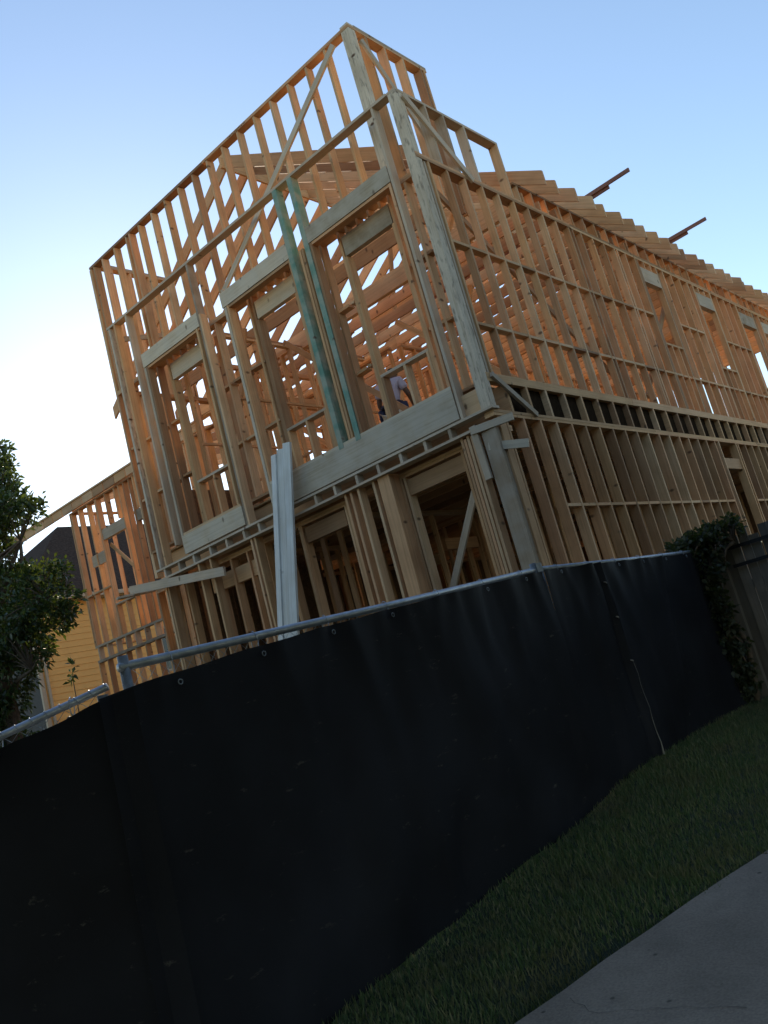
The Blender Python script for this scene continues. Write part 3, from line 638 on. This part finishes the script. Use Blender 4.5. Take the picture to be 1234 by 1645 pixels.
def fence_panel(A, Bp, label, drop, seed, seam=None, pole_top=0.05, ext=0.0, calm=1.0):
    """A,Bp: top-rail end points (world); ground from gz"""
    A = Vector(A); Bp = Vector(Bp); g = empty('screened_fence_panel', (A.x, A.y, float(gz(A.x, A.y))), label, 'fence panel', 'temporary fence panels with black screens')
    d = Bp-A; Ln = Vector((d.x, d.y, 0)).length; dh = Vector((d.x, d.y, 0)).normalized(); nrm_ = Vector((-dh.y, dh.x, 0))
    if nrm_.dot(-A) < 0: nrm_ = -nrm_        # towards the camera
    rad = 0.021 if calm == 1.0 else 0.017
    tube('top_rail', g, [A, A.lerp(Bp, .5)+Vector((0, 0, -0.006)), Bp], rad, M['galv'], 10)
    for P, e in ((A, 1), (Bp, -1)):
        q = P + dh*e*0.03 - nrm_*0.004; zb = float(gz(q.x, q.y)); tube('post', g, [(q.x, q.y, zb-0.02), (q.x, q.y, P.z+pole_top)], 0.024, M['dull_galv'], 10)
    z0 = lambda s: float(gz(A.x+dh.x*s, A.y+dh.y*s))
    tube('bottom_rail', g, [(A.x, A.y, z0(0)+.08), (Bp.x, Bp.y, z0(Ln)+.08)], rad*.8, M['galv'], 8)
    # chain link
    V = []; F = []
    st = 0.07; H = 1.7; r_ = 0.0014
    for sgn in (1, -1):
        s = -H
        while s < Ln + H:
            pts = []
            s0, s1 = (s, s+H) if sgn > 0 else (s+H, s)
            c0, c1 = 0.0, 1.0
            for lim in (0.0,):
                pass
            ta = 0.0; tb = 1.0
            ds = s1-s0
            lo, hi = sorted(((0-s0)/ds, (Ln-s0)/ds)); ta = max(0, lo); tb = min(1, hi)
            if tb > ta + 0.01:
                for t_ in (ta, tb):
                    ss = s0+ds*t_; top = A.z + (Bp.z-A.z)*ss/Ln - 0.01; bot = z0(ss)+0.08
                    pts.append(A + dh*ss + Vector((0, 0, bot + (top-bot)*t_ - A.z)) - nrm_*0.004*sgn)
                v, f = tube_vf(pts, r_, 3, False); base = len(V); V += [p - g.location for p in v]; F += [tuple(i+base for i in q) for q in f]
            s += st
    o = mesh_obj('chain_link_mesh', V, F, M['galv'], g); o['kind'] = 'stuff'
    # hanging screen with folds
    rs = random.Random(seed); NU, NV = int(Ln/0.035), 56; V = []; F = []
    ph = [rs.uniform(0, 6.28) for _ in range(12)]
    ties = [(i+0.5)/7 for i in range(7)]
    folds = [(rs.uniform(0, 1)*Ln, rs.uniform(-.5, .5), rs.uniform(.05, .16), rs.uniform(.01, .028)) for _ in range(11)]
    for j in range(NV+1):
        v = j/NV
        for i in range(NU+1):
            u = i/NU; s = u*(Ln+ext)-ext
            top = A.z + (Bp.z-A.z)*u - drop(u) - 0.006*(1-math.cos(2*math.pi*7*u+math.pi))*0.5
            bot = z0(s) + 0.015 + 0.012*math.sin(s*5+ph[0])
            zz = top + (bot-top)*v
            off = 0.030 + 0.012*math.sin(s*2.2+ph[1]+v*1.1) + 0.010*math.sin(s*5.1+ph[2]-v*2.3)*(0.4+v*0.6) + 0.006*math.sin(s*11+ph[3]+v*3.7)
            for fs, tilt, wdt, amp in folds:
                off += amp*math.exp(-((s-fs-tilt*v*1.2)/wdt)**2)*(1-0.4*v)*math.exp(-v*1.2)
            for tq in ties:         # pulls radiating from each tie
                du = (s-tq*Ln); off -= 0.016*math.exp(-(du/0.05)**2)*math.exp(-v*9)
                off += 0.012*math.exp(-((abs(du)-0.10-v*0.35)/0.045)**2)*math.exp(-v*4)
            off += 0.012*math.sin(s*1.3*v*3+ph[4])*v + 0.010*math.sin((s*1.7+v*4.0)+ph[5])*math.sin(v*5+ph[6])
            off += 0.008*math.sin(s*17+ph[7])*math.exp(-v*14)
            off = max(0.03+(off-0.03)*calm, 0.026) + (0.012 if ext else 0)
            if seam: 
                e = (s-seam-0.05*math.sin(v*3)); off += 0.03*math.exp(-((e-0.03)/0.035)**2) - 0.02*math.exp(-((e+0.03)/0.03)**2)
            p = A + dh*s + nrm_*off; V.append((p.x-g.location.x, p.y-g.location.y, zz-g.location.z))
    for j in range(NV):
        for i in range(NU):
            a = j*(NU+1)+i; F.append((a, a+1, a+NU+2, a+NU+1))
    scr_o = mesh_obj('privacy_screen', V, F, scr, g, smooth=True)
    # ties
    for tq in ties:
        s = tq*Ln; p = A + dh*s + Vector((0, 0, (Bp.z-A.z)*tq)); dr = drop(tq)
        ring = []
        for k in range(9):
            a = 2*math.pi*k/8; rr = 0.026
            ring.append(p + nrm_*(0.004+math.cos(a)*rr) + Vector((0, 0, -dr*0.5 + math.sin(a)*(rr+dr*0.5))))
        tube('tie_wire', g, ring, 0.0025, M['galv'], 5)
        c0 = p + nrm_*0.052 - Vector((0, 0, dr+0.035)); ring = [c0 + dh*math.cos(t_)*0.012 + Vector((0, 0, math.sin(t_)*0.012)) for t_ in np.linspace(0, 2*math.pi, 9)]
        tube('grommet', g, ring, 0.003, M['dull_galv'], 5).parent = scr_o
    return g, A, dh, nrm_, Ln
fence_panel((-3.45, 2.22, 0.402), (-3.45, 5.90, 0.59), 'middle black screened fence panel between the corner post and the second clamp', lambda u: 0.015+0.10*math.exp(-u*3.2), 3, ext=0.16)
g3 = fence_panel((-3.45, 5.92, 0.59), (-3.45, 9.45, 0.555), 'black screened fence panel with a laced seam, ending at the shrub', lambda u: 0.012, 5, seam=0.82, pole_top=0.03)
P1A = (-3.455, 2.15, 0.332); P1B = (-3.455-2.4*.757, 2.15-2.4*.606, 0.332-.165*2.4)
fence_panel(P1A, P1B, 'lower black screened fence panel dropping away from the corner post', lambda u: 0.03+0.012*math.sin(u*9)**2, 8, ext=0.12, pole_top=-0.03, calm=0.45)
# spiral lacing wire round the low panel rail
g1 = [o for o in COL.objects if o.name.startswith('screened_fence_panel')][-1]
pts = []
for k in range(420):
    t_ = k/420; c0 = Vector(P1A).lerp(Vector(P1B), t_); a = t_*2*math.pi*34
    pts.append(c0 + Vector((.606, -.757, 0))*math.cos(a)*0.0185 + Vector((0, 0, math.sin(a)*0.0185)))
tube('lacing_wire', g1, pts, 0.0018, M['galv'], 4)
# clamps on the posts
for p_, gi in (((-3.45, 5.91, 0.60), 1),):
    gg = [o for o in COL.objects if o.name.startswith('screened_fence_panel')][gi]
    board('clamp', gg, Vector(p_)-Vector((0, .0, .035)), Vector(p_)+Vector((0, 0, .035)), 0.085, 0.05, (0, 1, 0), M['dull_galv'], jit=0)
# seam lacing and loose string
gp, A3, dh3, n3, L3 = g3
for v_ in (0.12, 0.30, 0.52):
    zb = float(gz(-3.45, 6.75)); p = A3 + dh3*(0.82+0.05*math.sin(v_*3)) + n3*0.085; p.z = A3.z + (zb-A3.z)*v_
    tube('tie_wire', gp, [p+Vector((0, -.02, .008)), p+Vector((.008, 0, 0)), p+Vector((0, .02, -.006))], 0.006, M['string'], 5)
zb = float(gz(-3.45, 6.75)); pts = []
for k in range(9):
    v_ = 0.53 + 0.45*k/8; p = A3 + dh3*(0.83+0.05*math.sin(v_*3)+0.012*math.sin(k*2)) + n3*(0.09+0.004*k); p.z = A3.z+(zb-A3.z)*v_; pts.append(p)
tube('loose_string', gp, pts, [0.0014]*5+[0.002, .003, .005, .010], M['string'], 5)

# ------------------------------------------------------------------ board fence at right
wf = empty('board_fence', (-3.32, 9.4, -1.05), 'weathered grey board fence with two black iron bars beside the shrub', 'fence')
x = -3.30; k = 0
while x < 1.2:
    w = random.uniform(0.085, 0.10); zt = 0.63 + random.uniform(-.035, .02)
    board('picket', wf, (x+w/2, 9.42+random.uniform(-.012, .012), -1.04), (x+w/2+random.uniform(-.012, .012), 9.42+random.uniform(-.012, .012), zt+random.uniform(-.04, .04)), w, 0.019, (1, 0, 0), M['grey_wood'], twist=3); x += w + random.uniform(.003, .009)
board('post', wf, (-3.345, 9.40, -1.05), (-3.345, 9.40, 0.66), 0.09, 0.09, (1, 0, 0), M['grey_wood'])
for zz in (0.50, 0.31): board('iron_bar', wf, (-3.22, 9.36, zz), (1.2, 9.36, zz+.06), 0.035, 0.02, (0, 0, 1), M['iron'], jit=0, twist=0)
for zz in (-0.75, 0.1): board('rail', wf, (-3.3, 9.47, zz), (1.2, 9.47, zz), D4, T, (0, 0, 1), M['grey_wood'])

# ------------------------------------------------------------------ leaf helpers
def leaves(centers, dirs, n_per, size, spread, aspect=0.42, up=0.25, seed=1):
    """rosettes of leaves: returns V,F numpy (diamond leaves, folded)"""
    r = np.random.default_rng(seed); C = np.repeat(centers, n_per, 0); N = len(C)
    Dm = np.repeat(dirs, n_per, 0)
    d = r.normal(size=(N, 3)) + Dm*0.9; d /= np.linalg.norm(d, axis=1, keepdims=True)
    base = C + d*spread*r.uniform(0, .55, (N, 1)) + r.normal(size=(N, 3))*spread*0.22
    s = size*r.uniform(.65, 1.25, (N, 1))
    side = np.cross(d, r.normal(size=(N, 3))); side /= np.linalg.norm(side, axis=1, keepdims=True)
    nn = np.cross(d, side); tip = base + d*s - np.array([[0, 0, 1]])*s*0.15
    mid = base + d*s*.5 + nn*s*.06
    a = mid + side*s*aspect/2 - nn*s*.07; b_ = mid - side*s*aspect/2 - nn*s*.07
    V = np.stack([base, a, tip, b_], 1).reshape(-1, 3); F = np.arange(N*4).reshape(N, 4)
    return V, F
def tri_split(F): return np.concatenate([F[:, [0, 1, 2]], F[:, [0, 2, 3]]], 0)

# ------------------------------------------------------------------ leafy tree at left
def limb_tree(name, base, limbs, trunk_r, label, cat, mat_leaf, leaf_size, spread, n_per, tips, seed, group=None, trunk_top=None, aspect=.42):
    t_ = empty(name, base, label, cat, group); base = Vector(base); rr = random.Random(seed)
    V = []; F = []
    def add(pts, rad):
        v, f = tube_vf(pts, rad, 8); b0 = len(V); V.extend([p-base for p in v]); F.extend([tuple(i+b0 for i in q) for q in f])
    top = Vector(trunk_top); add([base-Vector((0, 0, .1)), base.lerp(top, .35)+Vector((.08, .05, 0)), base.lerp(top, .7)-Vector((.06, .03, 0)), top], [trunk_r*1.25, trunk_r, trunk_r*.75, trunk_r*.35])
    for L_ in limbs:
        q0 = base.lerp(top, L_[0]); q1 = Vector(L_[1]); mid = q0.lerp(q1, .5) + Vector((rr.uniform(-.2, .2), rr.uniform(-.2, .2), rr.uniform(0, .3)))
        add([q0, mid, q1], [trunk_r*.45, trunk_r*.28, trunk_r*.08])
    tips = np.array(tips)
    near = [base.lerp(top, .5)] + [Vector(L_[1]) for L_ in limbs] + [top]
    for p in tips[::3]:
        p = Vector(p); q = min(near, key=lambda z_: (z_-p).length); add([q, q.lerp(p, .6)+Vector((0, 0, .06)), p], [.02, .012, .005])
    mesh_obj('trunk', V, F, M['bark'], t_, smooth=True)
    dirs = tips - np.array(base.lerp(top, .5)); dirs /= np.linalg.norm(dirs, axis=1, keepdims=True)
    LV, LF = leaves(tips, dirs, n_per, leaf_size, spread, seed=seed, aspect=aspect)
    o = np_mesh('crown', LV - np.array(base), tri_split(LF), mat_leaf, t_); o['kind'] = 'stuff'
    return t_
def blob_tips(blobs, n, seed, shell=0.35):
    r = np.random.default_rng(seed); out = []; w = np.array([b_[3]*b_[4]*b_[5] for b_ in blobs])**.67; w /= w.sum()
    for b_, c_ in zip(blobs, (w*n).astype(int)):
        d = r.normal(size=(max(c_, 4), 3)); d /= np.linalg.norm(d, axis=1, keepdims=True); rad = r.uniform(shell, 1, (len(d), 1))**.6
        out.append(np.array(b_[:3]) + d*rad*np.array(b_[3:6]))
    return np.concatenate(out)
# blob: centre, radii
bl = [(-17.3, 9.0, 5.7, .75, .8, .7), (-16.5, 9.0, 5.3, .6, .6, .45), (-16.0, 9.0, 3.8, .5, .6, .36), (-15.75, 9.0, 3.25, .40, .5, .30), (-16.4, 8.9, 3.15, .6, .8, .40), (-17.1, 8.8, 2.7, .5, .8, .42),
      (-17.6, 8.8, 3.8, 1.0, 1.0, .9), (-18.1, 8.7, 2.3, .6, 1.0, .8), (-18.6, 8.9, 5.0, 1.1, 1.1, 1.6), (-18.5, 8.6, 1.3, .65, .9, .8), (-16.3, 8.9, 2.45, .16, .2, .14), (-18.3, 9.2, 6.9, .9, .9, .9), (-16.9, 9.0, 6.5, .22, .3, .3), (-15.95, 9.1, 5.35, .16, .2, .16), (-19.0, 8.6, 2.6, .8, .9, 1.2)]
tips = blob_tips(bl, 1150, 4)
q0_ = np.array([-14.3, 4.92]); q1_ = np.array([-17.6, 4.86]); dq = (q1_-q0_)/np.linalg.norm(q1_-q0_)
rel_ = tips[:, [0, 2]]-q0_; ds_ = np.abs(rel_[:, 0]*dq[1]-rel_[:, 1]*dq[0]); tips = tips[(ds_ > .34) | (tips[:, 0] < -17.1)]
limb_tree('broadleaf_tree', (-18.3, 8.9, -1.05), [(.35, (-16.6, 8.8, 2.2)), (.45, (-15.9, 9.0, 3.4)), (.55, (-16.5, 9.0, 4.8)), (.5, (-18.9, 8.8, 3.2)), (.7, (-17.3, 9.0, 5.6))], .20,
          'dark glossy leaved tree in front of the yellow house', 'tree', M['magnolia'], 0.135, 0.24, 26, tips, 11, trunk_top=(-18.2, 9.0, 6.3), aspect=.44)
# sapling sprig above the rail
pl = empty('sapling', (-13.2, 7.6, -1.05), 'small sapling sprig showing above the low fence rail', 'plant')
pts = [(-13.2, 7.6, -1.05), (-13.15, 7.6, 0.6), (-13.05, 7.55, 1.55)]
tube('stem', pl, pts, [.018, .012, .005], M['bark'], 6)
tp = np.array([(-13.05, 7.55, 1.55), (-12.98, 7.55, 1.68), (-13.12, 7.55, 1.42), (-13.0, 7.5, 1.5)])
LV, LF = leaves(tp, np.tile([[0.1, 0, .6]], (4, 1)), 8, .12, .05, seed=6); o = np_mesh('foliage', LV-np.array(pl.location), tri_split(LF), M['magnolia'], pl); o['kind'] = 'stuff'

# ------------------------------------------------------------------ shrub at the end of the fence
sh = [(-3.48, 9.1, .42, .27, .22, .32), (-3.33, 9.20, .64, .20, .2, .16), (-3.12, 9.28, .72, .15, .12, .08), (-3.50, 9.05, 0.05, .26, .2, .35), (-3.47, 9.05, -.35, .22, .2, .35), (-3.48, 9.05, -.75, .22, .2, .35), (-3.62, 9.2, .60, .15, .2, .10)]
tips = blob_tips(sh, 380, 9, .2)
limb_tree('climbing_shrub', (-3.38, 9.15, -1.05), [(.5, (-3.5, 9.1, .2)), (.7, (-3.1, 9.25, .55)), (.4, (-3.4, 9.05, -.4))], .03, 'dark climbing shrub over the end of the grey board fence', 'shrub', M['shrub'], .062, .085, 20, tips, 21, trunk_top=(-3.35, 9.2, .6), aspect=.6)

# ------------------------------------------------------------------ yellow house behind
nh = empty('yellow_house', (-26, 14.0, -1.05), 'yellow lap sided house with dark shingle roof behind the leafy tree', 'house')
NX, NY0, NY1, NE = -26.0, 14.0, 27.0, 5.45
slab_box('wall', NX-9, NX-0.02, NY0+.02, NY1, -1.05, NE, M['grey_wall'], nh)
zz = -1.0; sidm = None
while zz < NE-.05:
    v = [(NX-.02, NY0+.03, zz), (NX+.022, NY0+.03, zz), (NX+.004, NY0+.03, zz+.2), (NX-.02, NY0+.03, zz+.2)]
    if sidm is None:
        V = [Vector(p)-Vector((NX, NY0, zz)) for p in v]; V += [p+Vector((0, NY1-NY0-.03, 0)) for p in V]
        sidm = bpy.data.meshes.new('siding_board'); sidm.from_pydata([tuple(p) for p in V], [], [(0, 3, 2, 1), (4, 5, 6, 7), (0, 1, 5, 4), (1, 2, 6, 5), (2, 3, 7, 6), (3, 0, 4, 7)]); sidm.materials.append(M['siding'])
    o = bpy.data.objects.new('siding_board', sidm); COL.objects.link(o); o.parent = nh; o.location = Vector((NX, NY0, zz)) - nh.location
    zz += .198
board('corner_trim', nh, (NX+.02, NY0-.01, -1.0), (NX+.02, NY0-.01, NE), .14, .09, (0, 1, 0), M['trim'], jit=0, twist=0)
board('downspout', nh, (NX+.09, NY0+.16, -1.0), (NX+.09, NY0+.16, NE-.1), .07, .07, (0, 1, 0), M['trim'], jit=0, twist=0)
board('gutter', nh, (NX+.42, NY0-.4, NE+.06), (NX+.42, NY1+.3, NE+.06), .13, .12, (0, 0, 1), M['trim'], jit=0, twist=0)
board('soffit', nh, (NX+.18, NY0-.4, NE-.01), (NX+.18, NY1+.3, NE-.01), .36, .03, (1, 0, 0), M['trim'], jit=0, twist=0)
rv = [(NX+.46, NY0-.45, NE+.12), (NX+.46, NY1+.35, NE+.12), (NX-9.5, NY1+.35, NE+.12), (NX-9.5, NY0-.45, NE+.12), (NX-4.5, NY0+4.2, NE+3.9), (NX-4.5, NY1-4.0, NE+3.9)]
mesh_obj('roof', [Vector(p)-nh.location for p in rv], [(0, 1, 5, 4), (1, 2, 5), (2, 3, 4, 5), (3, 0, 4), (3, 2, 1, 0)], M['shingle'], nh)
for yy, z0_ in ((18.5, 2.6), (22.5, 2.6)):
    w_ = slab_box('window', NX+.01, NX+.05, yy, yy+1.0, z0_, z0_+1.6, M['trim'], nh); gl = slab_box('pane', NX+.05, NX+.058, yy+.09, yy+.91, z0_+.09, z0_+1.51, M['glass'], nh); gl.parent = w_

# ------------------------------------------------------------------ worker on the upper floor
def skin_body(name, pts, edges, mat, parent, levels=2, root=0):
    me = bpy.data.meshes.new(name); me.from_pydata([Vector(p[:3]) for p in pts], edges, []); o = bpy.data.objects.new(name, me); COL.objects.link(o); o.parent = parent
    md = o.modifiers.new('skin', 'SKIN'); md.use_smooth_shade = True
    for i, p in enumerate(pts):
        sv = me.skin_vertices[0].data[i]; rx = p[3]; ry = p[4] if len(p) > 4 else p[3]; sv.radius = (rx, ry); sv.use_root = (i == root)
    ms = o.modifiers.new('sub', 'SUBSURF'); ms.levels = levels; ms.render_levels = levels
    me.materials.append(mat); return o
wk = empty('person', (-7.98, 10.85, 3.22), 'person in white shirt and pale trousers standing behind the studs with head bowed', 'person')
wk.rotation_euler = (0, 0, R(12))
# local frame: facing +Y, x to the right; one continuous body (skin), clothing as children over it
body = [(0, 0, 1.0, .13, .10), (0, .02, 1.18, .12, .09), (0, .06, 1.36, .15, .10), (0, .12, 1.47, .06), (0.03, .19, 1.53, .055), (.04, .24, 1.60, .085, .095), (.045, .26, 1.69, .075, .08),
        (-.19, .08, 1.40, .055), (-.27, .10, 1.14, .042), (-.24, .26, .95, .033), (-.22, .34, .90, .028),
        (.19, .08, 1.40, .055), (.27, .12, 1.15, .042), (.22, .32, 1.05, .033), (.19, .40, 1.03, .028),
        (-.10, 0, .90, .09), (-.12, .02, .50, .06), (-.13, -.02, .09, .042), (-.14, .13, .04, .035),
        (.10, 0, .90, .09), (.13, .03, .50, .06), (.15, 0, .09, .042), (.17, .15, .04, .035)]
be = [(0, 1), (1, 2), (2, 3), (3, 4), (4, 5), (5, 6), (2, 7), (7, 8), (8, 9), (9, 10), (2, 11), (11, 12), (12, 13), (13, 14), (0, 15), (15, 16), (16, 17), (17, 18), (0, 19), (19, 20), (20, 21), (21, 22)]
skin_body('body', body, be, M['skin'], wk)
for sx, ho in ((-1, (-.22, .34, .90)), (1, (.19, .40, 1.03))):
    for k in range(4):
        o_ = (k-1.5)*.018; b0 = Vector(ho) + Vector((o_, .02, -.01)); ln_ = (.07, .085, .08, .062)[k]
        tube('finger', wk, [wk.location+b0, wk.location+b0+Vector((0, ln_*.6, -.015)), wk.location+b0+Vector((0, ln_*.8, -.05))], [.009, .008, .006], M['skin'], 6)
    b0 = Vector(ho) + Vector((-sx*.03, 0, 0)); tube('thumb', wk, [wk.location+b0, wk.location+b0+Vector((-sx*.025, .03, -.01)), wk.location+b0+Vector((-sx*.03, .06, -.02))], [.011, .01, .007], M['skin'], 6)
shirt = [(0, -.005, 1.03, .165, .125), (0, .02, 1.18, .155, .12), (0, .06, 1.36, .18, .125), (0, .105, 1.44, .085), (-.19, .08, 1.405, .085), (-.245, .09, 1.24, .072), (.19, .08, 1.405, .085), (.245, .10, 1.24, .072)]
skin_body('shirt', shirt, [(0, 1), (1, 2), (2, 3), (2, 4), (4, 5), (2, 6), (6, 7)], M['shirt'], wk)
trs = [(0, -.01, .98, .165, .135), (-.105, -.01, .86, .115), (-.125, .02, .50, .085), (-.135, -.015, .12, .07), (.105, -.01, .86, .115), (.135, .03, .50, .085), (.155, 0, .12, .07)]
skin_body('trousers', trs, [(0, 1), (1, 2), (2, 3), (0, 4), (4, 5), (5, 6)], M['trousers'], wk)
ring = [wk.location + Vector((.175*math.cos(a), -.005+.142*math.sin(a), 1.035)) for a in np.linspace(0, 2*math.pi, 20)]
tube('tool_belt', wk, ring, .028, M['navy'], 8)
for sx in (-.2, .19):
    q = wk.location + Vector((sx, 0, .78)); v, f = tube_vf([q, q+Vector((0, 0, .12)), q+Vector((0, 0, .24))], [.05, .075, .07], 10); mesh_obj('tool_pouch', [p-wk.location for p in v], f, M['navy'], wk, smooth=True)
hr = [(.04, .225, 1.63, .092, .098), (.045, .245, 1.70, .082, .088)]
skin_body('hair', hr, [(0, 1)], M['hair'], wk)

# ------------------------------------------------------------------ lawn blades
N = 150000
px = rng.uniform(-3.9, -0.6, N); py = rng.uniform(2.2, 10.2, N)
keep = np.ones(N, bool)
rel = (px-P0.x)*nrm.x + (py-P0.y)*nrm.y
ragged = 0.02 + 0.05*np.sin(py*7)*np.sin(py*3.1) 
keep &= (rel < -0.01 + np.maximum(0, ragged)*0.9 + rng.exponential(.012, N))
keep &= (py < 9.3)
px, py = px[keep], py[keep]; N = len(px)
h = rng.uniform(.018, .05, N)*(0.75+0.5*(np.sin(px*3.1+py*2.3)*np.sin(px*1.2-py*1.7)+.6)/1.6)
h *= np.where(px < -3.36, 1.25, 1.0)
z0 = gz(px, py); ang = rng.uniform(0, 2*np.pi, N); lean = rng.uniform(.1, .7, N)*h; wdt = rng.uniform(.003, .006, N); la = rng.uniform(0, 2*np.pi, N)
a = np.stack([px-np.cos(ang)*wdt, py-np.sin(ang)*wdt, z0-.005], 1); b_ = np.stack([px+np.cos(ang)*wdt, py+np.sin(ang)*wdt, z0-.005], 1)
t_ = np.stack([px+np.cos(la)*lean, py+np.sin(la)*lean, z0+h], 1)
V = np.stack([a, b_, t_], 1).reshape(-1, 3); F = np.arange(N*3).reshape(N, 3)
gmat = leaf_mat('grass_blade', (0.06, 0.11, 0.045), (0.095, 0.15, 0.065), (0.30, 0.25, 0.14), .6, .3)
nt = gmat.node_tree; tc = nd(nt, 'ShaderNodeTexCoord'); n = nd(nt, 'ShaderNodeTexNoise'); n.inputs['Scale'].default_value = 2.6; n.inputs['Detail'].default_value = 5; nt.links.new(tc.outputs['Object'], n.inputs['Vector'])
r = ramp(nt, [(0.50, (0, 0, 0)), (0.68, (0.75, 0.75, 0.75))]); nt.links.new(n.outputs[0], r.inputs[0])
bs = nt.nodes['Principled BSDF']; src = bs.inputs['Base Color'].links[0].from_socket; nt.links.new(mixc(nt, r.outputs[0], src, (0.17, 0.13, 0.075)), bs.inputs['Base Color'])
gr = np_mesh('lawn_grass', V, F, gmat); tag(gr, 'strip of short dark lawn grass between fence and sidewalk', 'grass', kind='stuff')

# ------------------------------------------------------------------ unseen oaks added beside and behind the viewer to shade the foreground
OAKS = ['unseen added shade oak on the verge beside the grey board fence', 'unseen added shade oak beside the sidewalk facing the laced fence seam', 'unseen added shade oak behind the bend of the sidewalk', 'unseen added shade oak facing the low fence panel', 'tallest unseen added shade oak across from the sidewalk slabs', 'smaller unseen added shade oak before the fence corner', 'slender unseen added shade oak between the sidewalk and the board fence']
def oak(x, y, h, r_, seed):
    rr = random.Random(seed); zb = float(gz(x, y)); bl_ = []
    for k in range(11):
        a = rr.uniform(0, 6.28); q = rr.uniform(.2, .72)*r_; zc = zb + h*rr.uniform(.38, .86)
        bl_.append((x+math.cos(a)*q, y+math.sin(a)*q, zc, r_*rr.uniform(.34, .46), r_*rr.uniform(.34, .46), h*rr.uniform(.12, .18)))
    tp_ = blob_tips(bl_, 620, seed, .1)
    limbs = [(rr.uniform(.35, .8), (b_[0], b_[1], b_[2])) for b_ in bl_]
    limb_tree('added_shade_oak', (x, y, zb), limbs, .24, OAKS[seed-40], 'tree', M['oak'], .30, .55, 16, tp_, seed, group='unseen oaks added to shade the foreground', trunk_top=(x+.3, y, zb+h*.75), aspect=.6)
for i, (tx, ty, h_, r_) in enumerate(((3.9, 10.8, 8.2, 4.0), (3.4, 3.2, 8.0, 4.2), (-1.2, -3.6, 8.5, 4.6), (-8.8, -3.4, 7.6, 4.4), (5.6, -3.0, 9.0, 4.6), (-4.4, -2.6, 7.0, 3.4), (3.1, 6.9, 7.2, 2.4))): oak(tx, ty, h_, r_, 40+i)
